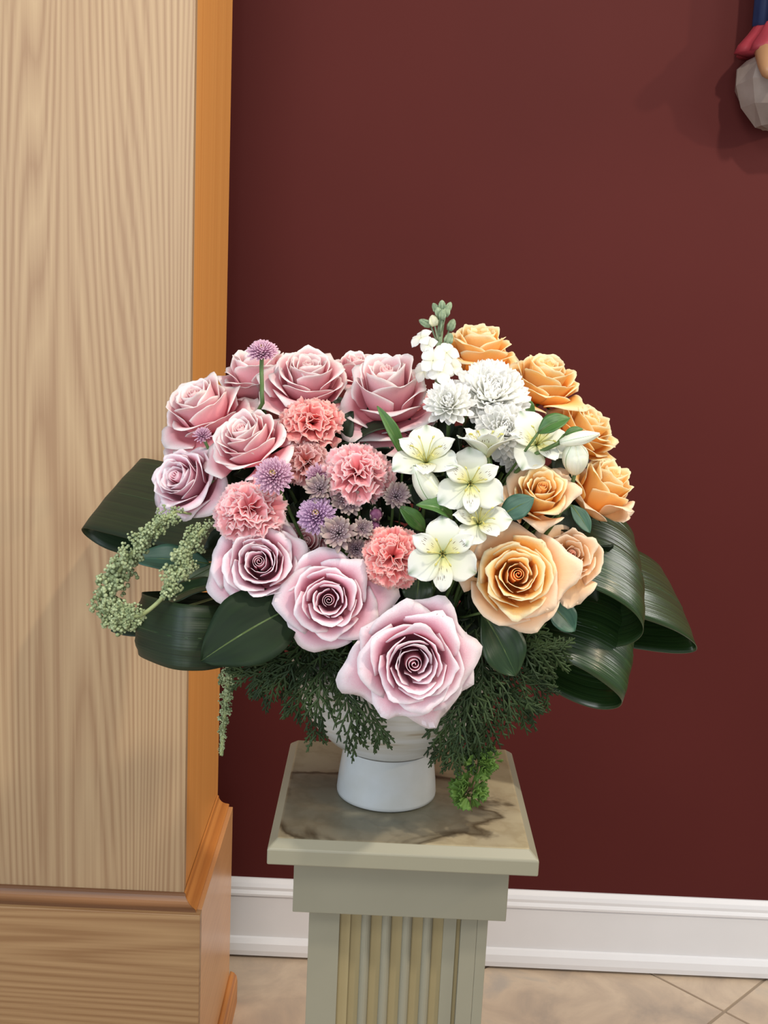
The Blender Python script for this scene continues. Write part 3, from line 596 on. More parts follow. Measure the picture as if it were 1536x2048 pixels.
def make_white(label, x, y, Y, rpx, axis, seed, N=70):
    rr = random.Random(seed); P = px(x, y, Y); R = rpx/ppm(P); n = view_axis(*axis); Mr = mat4(frame_z(n, rr.random()*6), P-n*R*.35)
    root = thing('white_mum', label, 'chrysanthemum', M=Mr, group='white mums')
    if not MF2.materials: MF2.materials.append(M_WMUM)
    for i in range(N):
        t, th, ph = radial(i, N, .08, 1.7, .62, rr); sc = R*(.66+.34*t**.6)*rr.uniform(.9, 1.1)
        M = Matrix.Diagonal((1, 1, .9, 1)) @ Matrix.Rotation(ph, 4, 'Z') @ Matrix.Rotation(th, 4, 'Y') @ Matrix.Rotation(PI/2+rr.uniform(-.2, .2), 4, 'Z') @ Matrix.Translation((0, 0, R*.06)) @ Matrix.Diagonal((sc*rr.uniform(.85, 1.15), sc, sc, 1))
        link('petal', MF2, None, root, M)
    b = MB(); b.lathe([(.05*R, -.42*R), (.2*R, -.36*R), (.38*R, -.22*R), (.3*R, -.1*R)], 14); b.build('calyx', M_CALYX, root, smooth=True)
    stem_part(root, Mr, (0, 0, -.4*R), r=.0025); return root
make_white('smaller white mum right of the large blush rose', 896, 802, -.10, 50, (-.1, .45, .88), 1, N=80)
make_white('largest shaggy white mum below the topmost peach rose', 985, 782, -.07, 76, (.12, .5, .84), 2, N=130)
make_white('white mum under the largest one, behind the upright white lily', 1010, 858, -.10, 60, (.1, .25, .95), 3, N=100)
make_white('white mum lowest of the four, above the half-open peach rose', 1035, 905, -.09, 46, (.05, .0, 1), 4, N=76)

# astrantia
AB = floret(.15, -.05, .2, 5, nu=3, nv=6)
def make_astrantia(label, x, y, Y, rpx, axis, seed):
    rr = random.Random(seed); P = px(x, y, Y); R = rpx/ppm(P); n = view_axis(*axis); Mr = mat4(frame_z(n, rr.random()*6), P)
    root = thing('astrantia', label, 'flower', M=Mr, group='grey-purple astrantia flowers'); L = []
    for i in range(26):
        ph = i*2*PI/13+(.24 if i > 12 else 0); th = 1.12+rr.uniform(-.15, .15)-(.25 if i > 12 else 0); sc = R*rr.uniform(.88, 1.1)
        L.append((AB, Matrix.Rotation(ph, 4, 'Z') @ Matrix.Rotation(th, 4, 'Y') @ Matrix.Rotation(PI/2, 4, 'Z') @ Matrix.Diagonal((sc, sc, sc, 1))))
    o = link('bracts', bake(L, 'bracts'), M_ASTR, root)
    b = MB()
    for i in range(60):
        t = (i+.5)/60; th = 1.25*t**.5; ph = i*2.39996; d = Vector((math.sin(th)*math.cos(ph), math.sin(th)*math.sin(ph), math.cos(th)*1.2)); q = d*R*.55*rr.uniform(.85, 1.1)
        b.tube([d*R*.1, q*.9], [.018*R, .012*R], 3); c = q; e = .045*R
        b.add([c+Vector(v)*e for v in ((1,0,0),(-1,0,0),(0,1,0),(0,-1,0),(0,0,1),(0,0,-1))], [(0,2,4),(2,1,4),(1,3,4),(3,0,4),(2,0,5),(1,2,5),(3,1,5),(0,3,5)])
    o = b.build('florets', M_ASTC, root, smooth=True); o['kind'] = 'stuff'
    stem_part(root, Mr, (0, 0, -.02*R), r=.0016); return root
for a in [('grey-mauve astrantia head between the lilac mum and the bright pink carnation', 640, 980, -.155, 34, (-.2, .3, .9), 1),
          ('open grey astrantia head directly below the bright pink carnation', 695, 1002, -.15, 40, (.1, .15, 1), 2),
          ('lone grey-brown astrantia head nearest the long white bud', 792, 994, -.15, 33, (.15, .2, .95), 3),
          ('largest astrantia head, just above the hollow-centred pale rose', 678, 1068, -.175, 42, (-.1, .2, 1), 4),
          ('small brownish astrantia head beside the deep coral carnation', 724, 1058, -.17, 26, (.1, .2, 1), 5),
          ('small dark astrantia head at the upper right of the astrantia cluster', 748, 984, -.14, 24, (.1, .2, 1), 6),
          ('shaded astrantia head wedged between rose rim and coral carnation', 712, 1098, -.16, 30, (.1, 0, 1), 7)]: make_astrantia(*a)
for k, (x, y, l) in enumerate([(752, 1030, 'upper round purple astrantia bud above the deep coral carnation'), (748, 1055, 'lower round purple astrantia bud above the deep coral carnation')]):
    P = px(x, y, -.165); n = view_axis(.1, .4, .9); Mr = mat4(frame_z(n), P); root = thing('astrantia_bud', l, 'bud', M=Mr, group='astrantia buds'); r0 = 13/ppm(P)
    b = MB(); b.lathe([(.3*r0, -r0), (.85*r0, -.6*r0), (r0, 0), (.85*r0, .5*r0), (.5*r0, .9*r0), (.01*r0, r0)], 12); b.build('bud', M_ASTB, root, smooth=True)
    L = [(AB, Matrix.Rotation(j*2*PI/7, 4, 'Z') @ Matrix.Translation((r0*.9, 0, -r0*.8)) @ Matrix.Rotation(.15, 4, 'Y') @ Matrix.Rotation(PI/2, 4, 'Z') @ Matrix.Diagonal((r0*2, r0*2, r0*1.7, 1))) for j in range(7)]
    link('bracts', bake(L, 'bracts'), M_ASTR, root); stem_part(root, Mr, (0, 0, -r0), r=.0014)

# alstroemeria
def tepal(w, refl, seed, inner):
    rr = np.random.RandomState(seed); nu, nv = 9, 11; u, v = np.meshgrid(np.linspace(-1, 1, nu), np.linspace(0, 1, nv))
    W = w*(.14+.86*np.sin(PI/2*np.clip(v/.62, 0, 1))**1.8)*np.sqrt(np.clip(1-((v-.62).clip(0)/.40)**2, .03, 1)); x = u*W
    L = v*(1-.04*np.abs(u)); y = -(.10*v+refl*v**2.2) + .25*w*u**2*v+.03*np.sin(4*u+rr.rand()*6)*v**3
    z = L-.25*refl*v**3
    return sheet('tepal', x, y, z, .012)
TO = [tepal(.46, .42, s, False) for s in (1, 2, 3)]; TI = [tepal(.27, .30, s, True) for s in (4, 5, 6)]
for q in TO: q.materials.append(M_ALO)
for q in TI: q.materials.append(M_ALI)
def make_lily(label, x, y, Y, lpx, axis, seed, spread=.85, roll=0):
    rr = random.Random(seed); P = px(x, y, Y); R = lpx/ppm(P); n = view_axis(*axis); q = frame_z(n, roll)
    # roll is taken so the first outer tepal points up in the bouquet
    up = UP-n*UP.dot(n); 
    if up.length > .2:
        up.normalize(); xx = q @ Vector((1, 0, 0)); ang = math.atan2(n.dot(xx.cross(up)), xx.dot(up)); q = Matrix.Rotation(ang+roll, 3, n) @ q
    Mr = mat4(q, P-n*R*.42); root = thing('alstroemeria', label, 'flower', M=Mr, group='white alstroemeria lilies')
    for k in range(3):
        for inn in (0, 1):
            ph = k*2*PI/3+inn*PI/3; th = (spread+(-.12 if inn else .05))*rr.uniform(.85, 1.12); sc = R*(1.0 if not inn else .95)*rr.uniform(.95, 1.05)
            M = Matrix.Rotation(ph, 4, 'Z') @ Matrix.Rotation(th, 4, 'Y') @ Matrix.Translation((0, 0, R*.02)) @ Matrix.Rotation(PI/2, 4, 'Z') @ Matrix.Diagonal((sc, -sc, sc, 1))
            M = Matrix.Rotation(ph, 4, 'Z') @ Matrix.Rotation(th, 4, 'Y') @ Matrix.Translation((0, 0, R*.02)) @ Matrix.Rotation(PI/2, 4, 'Z') @ Matrix.Diagonal((sc, sc, sc, 1))
            link('tepal', (TI if inn else TO)[k], None, root, M)['label'] = 'narrow cream tepal with dark dashes' if inn else 'broad white tepal with green tip mark'
    for k in range(6):
        a = k*PI/3+.5; d = Vector((math.cos(a), math.sin(a), 0)); b = MB()
        pts = [Vector((0, 0, 0)), d*R*.10+Vector((0, 0, R*.3)), d*R*.22+Vector((0, 0, R*.55)), d*R*.36+Vector((0, 0, R*.66))]; b.tube(pts, R*.014, 4)
        c = pts[-1]; b.tube([c-d*R*.05, c, c+d*R*.06], [R*.01, R*.034, R*.01], 5); b.build('stamen', M_STAM, root, smooth=True)
    b = MB(); b.lathe([(.04*R, -.2*R), (.11*R, -.12*R), (.12*R, 0), (.08*R, .1*R)], 10); b.build('calyx', M_CALYX, root, smooth=True)
    stem_part(root, Mr, (0, 0, -.18*R), r=.002); return root
make_lily('white alstroemeria with yellow throat opening upward, nearest the blush rose', 852, 905, -.17, 78, (-.05, .62, .75), 1, .72)
make_lily('white alstroemeria facing front right above the teal leaf, second from the bottom', 943, 962, -.19, 72, (.02, .18, 1), 2, .95)
make_lily('creased white alstroemeria with dark dashes pressed above the open apricot rose', 962, 1034, -.19, 68, (.12, .5, .8), 3, .8, .5)
make_lily('lowest white alstroemeria, flat open, right of the deep coral carnation', 886, 1106, -.215, 78, (-.02, .1, 1), 4, 1.08)
make_lily('white alstroemeria in front of the yellow-peach roses with a green leaf across it', 1082, 876, -.14, 72, (.18, .4, .85), 5, .8, .4)
make_lily('half-open white alstroemeria standing upright in front of the white mums', 972, 888, -.16, 84, (0, .92, .25), 6, .38)
def make_bud(label, base, tip, Y0, Y1, wpx, seed, leafy=True):
    A = px(*base, Y0); B = px(*tip, Y1); L = (B-A).length; n = (B-A).normalized(); Mr = mat4(frame_z(n, seed), A); root = thing('alstroemeria_bud', label, 'bud', M=Mr, group='closed white alstroemeria buds'); W = wpx/ppm(A)/2
    for k in range(3):
        u, v = np.meshgrid(np.linspace(-1, 1, 9), np.linspace(0, 1, 12)); r = W*(.28+.72*np.sin(PI*np.clip(v*.95+.02, 0, 1))**.8)*np.where(v > .6, 1-.6*((v-.6)/.4)**2, 1)
        a = u*1.15; link('tepal', sheet('tepal', r*np.cos(a)*(1+.03*k), r*np.sin(a), v*L*(1-.06*np.abs(u)**2), .0006), M_BUD, root, Matrix.Rotation(k*2*PI/3, 4, 'Z'))
    stem_part(root, Mr, (0, 0, 0), r=.0022); return root
make_bud('long green-striped white bud leaning left of the front white lily', (880, 1012), (828, 930), -.16, -.19, 48, 1)
make_bud('white bud with green stripe pointing up right, over the right peach roses', (1150, 945), (1150, 882), -.13, -.15, 50, 2)
make_bud('slim white bud lying to the right across the peach rose', (1120, 885), (1200, 868), -.15, -.16, 26, 3)

# white stock
P = px(880, 760, -.03); st = thing('white_stock', 'spire of white stock with grey-green buds, tallest stem at the top of the bouquet', 'flower', P)
b = MB(); SP = [px(884, 622, -.03)-P, px(882, 650, -.03)-P, px(878, 690, -.03)-P, px(876, 760, -.03)-P, Vector((-.02, .0, -.15)), MOUTH-P]
b.tube(spline(SP, 16), [.0028]*2+[.0036]*14, 8); b.build('stem', M_STOCKB, st, smooth=True)
def bud_at(x, y, Y, ex, ey, rp, mt=M_STOCKB, name='bud'):
    A = px(x, y, Y)-P; B = px(ex, ey, Y)-P; d = B-A; r0 = rp/ppm(px(x, y, Y)); b = MB()
    b.tube([A+d*t for t in (0, .15, .4, .7, .9, 1)], [r0*k for k in (.4, .8, 1, .85, .5, .12)], 8)
    for j in range(4):   # sepals
        a = j*PI/2; o_ = d.normalized().orthogonal().normalized(); c_ = d.normalized().cross(o_); e = (o_*math.cos(a)+c_*math.sin(a))*r0
        b.tube([A+d*.05+e*.6, A+d*.4+e*1.05, A+d*.8+e*.75], [r0*.25, r0*.35, r0*.1], 4)
    b.build(name, mt, st, smooth=True)
    b = MB(); q = (px(879, y+38, -.03)-P); b.tube([q, (q+A)*.5+Vector((0, 0, -.002)), A], .0011, 5); b.build('bud_stalk', M_STOCKB, st, smooth=True)
for a in [(884, 622, -.035, 884, 600, 8), (876, 626, -.03, 866, 606, 7), (892, 625, -.03, 902, 604, 7), (880, 634, -.04, 874, 614, 8), (890, 634, -.04, 896, 612, 8), (884, 640, -.045, 885, 618, 8),
          (862, 652, -.03, 838, 640, 8), (898, 662, -.03, 908, 638, 9), (893, 690, -.04, 902, 666, 10)]: bud_at(*a)
bud_at(870, 652, -.04, 864, 630, 10, M_WMUM, 'white_bud')
def floret4(x, y, Y, rp, axis, seed):
    rr = random.Random(seed); Q = px(x, y, Y); R = rp/ppm(Q); M0 = mat4(frame_z(view_axis(*axis), seed), Q-P)
    for k in range(4):
        M = M0 @ Matrix.Rotation(k*PI/2, 4, 'Z') @ Matrix.Rotation(1.15+rr.uniform(-.25, .2), 4, 'Y') @ Matrix.Rotation(PI/2, 4, 'Z') @ Matrix.Diagonal((R*1.05, R*1.6, R*.95, 1)); link('petal', STP, None, st, M)
STP = tepal(.48, .3, 9, False); STP.materials.append(M_WMUM)
for a in [(842, 676, -.05, 24, (-.3, .6, .7), 1), (856, 690, -.06, 20, (-.4, .1, .9), 2), (893, 706, -.06, 26, (.2, .4, .9), 3), (866, 722, -.07, 28, (-.2, .3, .95), 4), (882, 742, -.075, 28, (.1, .2, 1), 5), (848, 742, -.05, 24, (-.5, .2, .8), 6), (905, 735, -.05, 24, (.4, .3, .8), 7)]: floret4(*a)

# ------------------------------------------------------------------ leaves
def make_leaf(name, label, cat, base, tip, Y0, Y1, wpx, mt, face=(0, .3, 1), bend=.12, fold=.12, shape=.5, stem=True, group=None, cut=0):
    A = px(*base, Y0); B = px(*tip, Y1); d = B-A; L = d.length; zz = d.normalized(); f = view_axis(*face); yy = (f-zz*f.dot(zz)).normalized(); xx = yy.cross(zz)
    Mr = Matrix((xx, yy, zz)).transposed().to_4x4(); Mr.translation = A; W = wpx/ppm(A)/2
    u, v = np.meshgrid(np.linspace(-1, 1, 11), np.linspace(0, 1, 17)); vp = v**(math.log(.5)/math.log(shape)); w = W*np.sin(PI*np.clip(vp, 0, 1))**.75
    w = np.where(v > .999, W*.02, w+W*.03*(1-v))
    Z = v*L; X = u*w; Yv = np.abs(u)*w*fold*2 + bend*L*np.sin(PI*v) + .05*W*np.sin(v*17+u*2)*np.abs(u)**2
    root = thing(name, label, cat, M=Mr, group=group)
    link('blade', sheet('blade', X, Yv, Z, .0007), mt, root)
    b = MB(); b.tube([(0, -.0002+bend*L*math.sin(PI*t), t*L) for t in (0, .2, .4, .6, .8, .95)], [.0014, .0013, .0011, .0009, .0006, .0003], 6); b.build('midrib', M_CALYX, root, smooth=True)
    if stem: 
        # petiole runs back into the vase
        b = MB(); inv = Mr.inverted(); b.tube([inv @ p for p in spline([A, A.lerp(MOUTH, .5)+Vector((0, .02, .02)), MOUTH], 8)], .0014, 6); b.build('petiole', M_STEM, root, smooth=True)
    return root
make_leaf('oval_leaf', 'large glossy dark oval leaf with pale midrib, below the spiral-centred pale rose', 'leaf', (592, 1210), (402, 1322), -.165, -.205, 150, M_SALAL, (0.1, .35, 1), .10, .10, .45)
make_leaf('narrow_leaf', 'dark leaf between the lower left looped leaf and the green amaranth', 'leaf', (450, 1165), (312, 1222), -.06, -.05, 56, M_DLEAF, (0, .8, .6), .1)
make_leaf('bluish_leaf', 'bluish green leaf inside the loop of green amaranth', 'leaf', (420, 1128), (262, 1118), -.04, -.05, 62, M_TLEAF, (0, .6, .8), .05)
make_leaf('pale_leaf', 'pale sage leaf behind the lower end of the amaranth loop', 'leaf', (440, 1128), (318, 1200), -.03, -.03, 50, leaf_mat('sage_leaf', srgb(120, 136, 108), srgb(140, 154, 124), .5, .2), (0, .6, .8), .05)
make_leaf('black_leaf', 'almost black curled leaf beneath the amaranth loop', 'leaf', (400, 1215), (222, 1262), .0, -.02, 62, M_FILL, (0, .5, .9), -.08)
make_leaf('lance_leaf', 'upright pointed green leaf between the blush rose and the white lily', 'leaf', (806, 915), (754, 812), -.13, -.14, 26, M_GLEAF, (.3, .2, 1), .08, .3)
make_leaf('bract_leaf', 'green leaf folded at the base of the long white bud', 'leaf', (905, 1046), (832, 1010), -.17, -.185, 40, M_GLEAF, (0, .6, .8), .22, .3)
make_leaf('shaded_leaf', 'green leaf below the curled leaf beside the astrantia', 'leaf', (850, 1062), (798, 1012), -.15, -.16, 34, M_GLEAF, (0, .3, 1), .1)
make_leaf('square_leaf', 'dark green leaf directly above the largest rose', 'leaf', (838, 1150), (832, 1215), -.15, -.165, 62, M_DLEAF, (0, .2, 1), .04)
make_leaf('rounded_leaf', 'rounded green leaf lying across the white lily by the yellow roses', 'leaf', (1076, 866), (1140, 836), -.16, -.165, 40, M_GLEAF, (0, .5, .9), .14)
make_leaf('small_leaf', 'small green leaf right of the rounded leaf, against the yellow-peach rose', 'leaf', (1128, 870), (1166, 858), -.14, -.14, 18, M_GLEAF, (0, .5, .9), .1)
make_leaf('teal_leaf', 'smooth teal-green leaf against the half-open peach rose', 'leaf', (1000, 1032), (1068, 996), -.17, -.175, 50, M_TLEAF, (0, .2, 1), .05, .03)
make_leaf('sepal_leaf', 'greyish green leaf tip under the cup-shaped peach rose', 'leaf', (1142, 1010), (1180, 1066), -.09, -.10, 34, M_TLEAF, (.3, .2, 1), .05)
make_leaf('drooping_leaf', 'dark leaf hanging between the largest rose and the cedar on the right', 'leaf', (965, 1225), (1032, 1352), -.14, -.15, 92, M_DLEAF, (.2, .2, 1), .08, .1, .55)
make_leaf('hanging_leaf', 'bluish dark leaf under the open apricot rose at the right looped leaf', 'leaf', (1095, 1205), (1150, 1262), -.10, -.10, 60, M_TLEAF, (.2, .4, 1), .05)
make_leaf('inner_leaf', 'green leaf among the stems above the front white lily', 'leaf', (905, 985), (912, 920), -.13, -.13, 30, M_GLEAF, (-.2, .2, 1), .05)
make_leaf('inner_leaf', 'small green leaf beside the white mums above the front lily', 'leaf', (980, 950), (960, 905), -.13, -.13, 26, M_GLEAF, (.2, .2, 1), .05)
make_leaf('back_leaf', 'green leaf tip between the white mums and the golden peach rose', 'leaf', (1062, 840), (1048, 792), -.05, -.05, 26, M_GLEAF, (.2, .2, 1), .05)

# looped aspidistra leaves
def make_loop(label, edge, Y0, wdir, wlen, side_y=None, seed=0, n=56, taper=.55, mt=None):
    """edge: pixels along the nearer rim; the blade is swept from it along wdir (a world direction)."""
    wv = Vector(wdir).normalized(); P0 = px(edge[0][0], edge[0][1], Y0)
    pts = [pxplane(x, y, P0, wv) for x, y in edge]; C = spline(pts, n); nu = 15
    X = np.zeros((n, nu)); Yy = X.copy(); Z = X.copy(); rr = random.Random(seed); k0 = rr.random()*6
    cen = sum(pts, Vector())/len(pts)
    for i, c in enumerate(C):
        s = i/(n-1); wl = wlen*(1-(1-taper)*abs(2*s-1)**3); off = (wlen-wl)*.5
        o = (c-cen); o = o.normalized() if o.length > 0 else Vector()
        for j in range(nu):
            t = j/(nu-1); p = c+wv*(off+wl*t)+o*(.006*math.sin(PI*t)+.0012*math.sin(t*22+k0)*math.sin(s*9+k0)); X[i, j], Yy[i, j], Z[i, j] = p - cen
    root = thing('looped_leaf', label, 'leaf', cen, group='folded glossy aspidistra leaves')
    link('blade', sheet('blade', X, Yy, Z, .0009), mt or M_ASPI, root)
    b = MB(); mid = [Vector((X[i, nu//2], Yy[i, nu//2], Z[i, nu//2])) for i in range(0, n, 3)]; b.tube(mid, .0011, 5); b.build('midrib', M_DLEAF, root, smooth=True)
    b = MB(); e0 = Vector((X[-1, nu//2], Yy[-1, nu//2], Z[-1, nu//2])); b.tube(spline([e0, (e0+(MOUTH-cen))*.5+Vector((0, 0, -.0)), MOUTH-cen], 8), .003, 6); b.build('petiole', M_STEM, root, smooth=True)
    return root
make_loop('big glossy looped leaf curling right beside the small pinkish peach rose', [(1010, 1200), (1090, 1175), (1165, 1178), (1225, 1196), (1272, 1228), (1287, 1262), (1262, 1288), (1210, 1302), (1130, 1310), (1040, 1300)], -.07, (.02, .78, .62), .135, seed=1)
make_loop('glossy looped leaf reaching furthest right', [(1130, 1225), (1210, 1232), (1290, 1244), (1350, 1262), (1388, 1286), (1390, 1302), (1355, 1308), (1290, 1306), (1200, 1300), (1110, 1290)], -.02, (-.28, .70, .68), .125, seed=2)
make_loop('lowest glossy looped leaf on the right, over the maroon wall', [(1040, 1330), (1110, 1335), (1175, 1352), (1225, 1380), (1245, 1402), (1232, 1416), (1190, 1418), (1130, 1402), (1060, 1370), (1000, 1340)], -.04, (.18, .68, .72), .125, seed=3)
make_loop('dark folded leaf jutting out left toward the wooden column', [(470, 1120), (380, 1118), (290, 1092), (215, 1068), (166, 1056), (172, 1072), (215, 1100), (290, 1124), (380, 1142), (470, 1150)], -.01, (.52, .50, .70), .14, seed=4, mt=M_ASPD)
make_loop('rounded olive looped leaf left of the large oval leaf', [(470, 1296), (400, 1296), (330, 1298), (286, 1303), (276, 1308), (290, 1318), (345, 1338), (400, 1342), (440, 1338), (480, 1330)], .035, (.03, .20, 1), .070, seed=5, taper=.9, mt=M_ASPD)

# ------------------------------------------------------------------ dark filler foliage inside the bouquet
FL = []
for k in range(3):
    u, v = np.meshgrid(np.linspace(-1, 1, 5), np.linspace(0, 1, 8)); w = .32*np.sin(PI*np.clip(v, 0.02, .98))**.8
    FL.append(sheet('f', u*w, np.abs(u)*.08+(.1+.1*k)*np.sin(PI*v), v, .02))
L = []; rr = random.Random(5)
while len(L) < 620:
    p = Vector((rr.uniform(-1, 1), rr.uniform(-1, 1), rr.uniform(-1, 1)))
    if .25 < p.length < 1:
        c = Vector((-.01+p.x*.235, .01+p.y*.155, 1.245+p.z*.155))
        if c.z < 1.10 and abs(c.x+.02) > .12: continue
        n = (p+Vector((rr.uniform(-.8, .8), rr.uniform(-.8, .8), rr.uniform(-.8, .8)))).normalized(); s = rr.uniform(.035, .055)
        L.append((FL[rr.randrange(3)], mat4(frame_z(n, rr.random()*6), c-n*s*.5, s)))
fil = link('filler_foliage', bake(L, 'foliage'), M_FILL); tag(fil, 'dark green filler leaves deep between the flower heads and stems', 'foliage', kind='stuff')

# ------------------------------------------------------------------ cedar sprays
def make_cedar(label, path, Ys, seed, spread=.05, dens=26, size=1.0, group='cedar sprays hanging over the bowl', droop=.4):
    rr = random.Random(seed); C = spline([px(x, y, Y) for (x, y), Y in zip(path, Ys)], 24); O_ = C[0]; C = [c-O_ for c in C]
    root = thing('cedar_spray', label, 'foliage', O_, group=group)
    b = MB(); b.tube(C, [.0016-.0009*i/23 for i in range(24)], 5); b.tube([C[0], (MOUTH-O_)*.6+C[0]*.4, MOUTH-O_], .0016, 5); b.build('stem', M_CEDAR, root, smooth=True)
    b = MB(); pn = Vector((rr.uniform(-.4, .4), -1, rr.uniform(-.2, .5))).normalized()
    for k in range(dens):
        f = .06+.94*k/(dens-1); i = min(int(f*23), 22); p = C[i]; t = (C[i+1]-C[i]).normalized(); sd = t.cross(pn).normalized()*(1 if k % 2 else -1)
        L1 = spread*(1-.55*f)*rr.uniform(.7, 1.15)*size; d = (t*.75+sd*.75+Vector((rr.uniform(-.3, .3), rr.uniform(-.3, .3), -droop*rr.random()))).normalized()
        Q = [p, p+d*L1*.4, p+d*L1*.75+t*L1*.06+Vector((0, 0, -.06*L1)), p+d*L1+t*L1*.15+Vector((0, 0, -.14*L1))]; b.tube(Q, [.0016, .0015, .0013, .0007], 4, cap=False)
        m_ = 5
        for j in range(m_):
            g_ = .15+.78*j/m_; a = Q[0].lerp(Q[3], g_); s2 = d.cross(pn).normalized()*(1 if j % 2 else -1); L2 = L1*.42*(1-.6*g_)*rr.uniform(.7, 1.2)
            e = (d*.8+s2*.7+Vector((rr.uniform(-.25, .25), rr.uniform(-.25, .25), rr.uniform(-.3, .1)))).normalized(); b.tube([a, a+e*L2*.6, a+e*L2], [.0014, .0013, .0006], 4, cap=False)
            if j < 4:
                a2 = a+e*L2*.45; e2 = (e*.8+d*.6).normalized(); b.tube([a2, a2+e2*L2*.5], [.0013, .0006], 4, cap=False)
    o = b.build('scales', M_CEDAR, root, smooth=True); o['kind'] = 'stuff'
    return root
CE = [('cedar spray trailing furthest left under the oval leaf', [(600, 1290), (560, 1330), (510, 1350), (478, 1352)], (-.10, -.12, -.12, -.12), .045),
 ('cedar spray hanging beside the amaranth tassel', [(610, 1290), (580, 1340), (545, 1375), (520, 1395)], (-.10, -.13, -.13, -.12), .04),
 ('cedar spray crossing the left side of the white bowl', [(620, 1290), (615, 1350), (600, 1400), (585, 1425)], (-.10, -.15, -.155, -.15), .04),
 ('cedar spray hanging down to the pedestal edge left of the vase foot', [(640, 1295), (640, 1370), (632, 1430), (632, 1475)], (-.12, -.165, -.17, -.165), .038),
 ('cedar spray drooping in front of the bowl left of the largest rose', [(670, 1300), (690, 1370), (700, 1430), (715, 1488)], (-.12, -.17, -.18, -.18), .042),
 ('cedar spray peeking from under the largest rose over the vase foot', [(690, 1320), (730, 1400), (750, 1450), (762, 1480)], (-.14, -.17, -.175, -.175), .035),
 ('cedar spray flat behind the left cedar, above the bowl rim', [(640, 1280), (590, 1310), (570, 1345), (560, 1360)], (-.08, -.10, -.11, -.11), .05),
 ('cedar spray between the hollow-centred rose and the bowl', [(600, 1270), (640, 1310), (670, 1340), (690, 1370)], (-.10, -.13, -.14, -.15), .05),
 ('cedar spray under the oval leaf near its stalk', [(560, 1280), (550, 1300), (530, 1330), (505, 1345)], (-.08, -.10, -.10, -.10), .045),
 ('long cedar spray hanging right of the largest rose to the pedestal', [(960, 1300), (945, 1380), (925, 1460), (900, 1535)], (-.10, -.15, -.16, -.155), .045),
 ('cedar spray falling over the right of the vase foot', [(930, 1380), (905, 1430), (890, 1470), (880, 1515)], (-.12, -.15, -.15, -.145), .04),
 ('cedar spray pointing down right above the pedestal corner', [(980, 1330), (985, 1400), (975, 1450), (960, 1500)], (-.10, -.13, -.13, -.12), .045),
 ('cedar spray spreading right toward the lowest looped leaf', [(980, 1300), (1020, 1350), (1060, 1370), (1100, 1390)], (-.10, -.12, -.12, -.11), .05),
 ('cedar spray reaching right, tips near the big looped leaf', [(990, 1280), (1050, 1300), (1090, 1305), (1130, 1300)], (-.10, -.13, -.13, -.12), .045),
 ('cedar spray behind the dark drooping leaf', [(990, 1240), (1040, 1265), (1080, 1290), (1110, 1330)], (-.08, -.11, -.12, -.12), .045),
 ('cedar spray tilting down right from the rose edge', [(960, 1340), (1010, 1390), (1040, 1410), (1065, 1425)], (-.10, -.12, -.12, -.12), .045),
 ('cedar spray lowest on the right, above the lime green leaf', [(950, 1380), (960, 1440), (945, 1490), (930, 1520)], (-.10, -.12, -.12, -.12), .04),
 ('cedar spray close behind the right rim of the largest rose', [(950, 1260), (965, 1330), (960, 1390), (950, 1440)], (-.12, -.14, -.15, -.15), .045),
 ('cedar spray in the dark gap above the drooping leaf', [(930, 1200), (960, 1230), (1010, 1270), (1040, 1300)], (-.06, -.10, -.11, -.11), .045)]
for k, (l, pth, Ys, sp) in enumerate(CE): make_cedar(l, pth, Ys, 50+k, sp, dens=16 if k < 6 else 20)

# ------------------------------------------------------------------ hanging amaranth
def ico_tmpl():
    t = (1+5**.5)/2; V = [Vector(v).normalized() for v in [(-1,t,0),(1,t,0),(-1,-t,0),(1,-t,0),(0,-1,t),(0,1,t),(0,-1,-t),(0,1,-t),(t,0,-1),(t,0,1),(-t,0,-1),(-t,0,1)]]
    F = [(0,11,5),(0,5,1),(0,1,7),(0,7,10),(0,10,11),(1,5,9),(5,11,4),(11,10,2),(10,7,6),(7,1,8),(3,9,4),(3,4,2),(3,2,6),(3,6,8),(3,8,9),(4,9,5),(2,4,11),(6,2,10),(8,6,7),(9,8,1)]
    return V, F
IV, IF = ico_tmpl()
def make_amaranth(label, path, Ys, rads, seed, steps, per=9, bare=None):
    rr = random.Random(seed); P_ = [px(x, y, Y) for (x, y), Y in zip(path, Ys)]; C = spline(P_, steps); O_ = C[0]; C = [c-O_ for c in C]
    R_ = np.interp(np.linspace(0, len(rads)-1, steps), range(len(rads)), rads)
    root = thing('amaranth_tassel', label, 'flower', O_, group='green hanging amaranth tassels')
    b = MB(); b.tube(C, .0024, 6); b.tube(spline([C[0], (MOUTH-O_)*.35+Vector((0, .10, .02)), MOUTH-O_], 8), .0014, 6); b.build('stem', M_TWIG, root, smooth=True)
    b = MB()
    for i, c in enumerate(C):
        if bare and bare[0] < i/steps < bare[1]: continue
        R = R_[i]/ppm(O_+c)
        for q in range(3):
            d = Vector((rr.gauss(0, 1), rr.gauss(0, 1), rr.gauss(0, 1))).normalized(); cc = c+d*R*rr.uniform(.3, 1.0); cr = R*rr.uniform(.22, .42)
            for k in range(per):
                e = Vector((rr.gauss(0, 1), rr.gauss(0, 1), rr.gauss(0, 1))).normalized(); ce = cc+e*cr; s = R*rr.uniform(.09, .16)
                b.add([ce+v*s for v in IV], IF)
    me = bpy.data.meshes.new('seed_clusters'); me.from_pydata(b.v, [], b.f); o = link('seed_clusters', me, M_AMAR, root); o['kind'] = 'stuff'
    return root
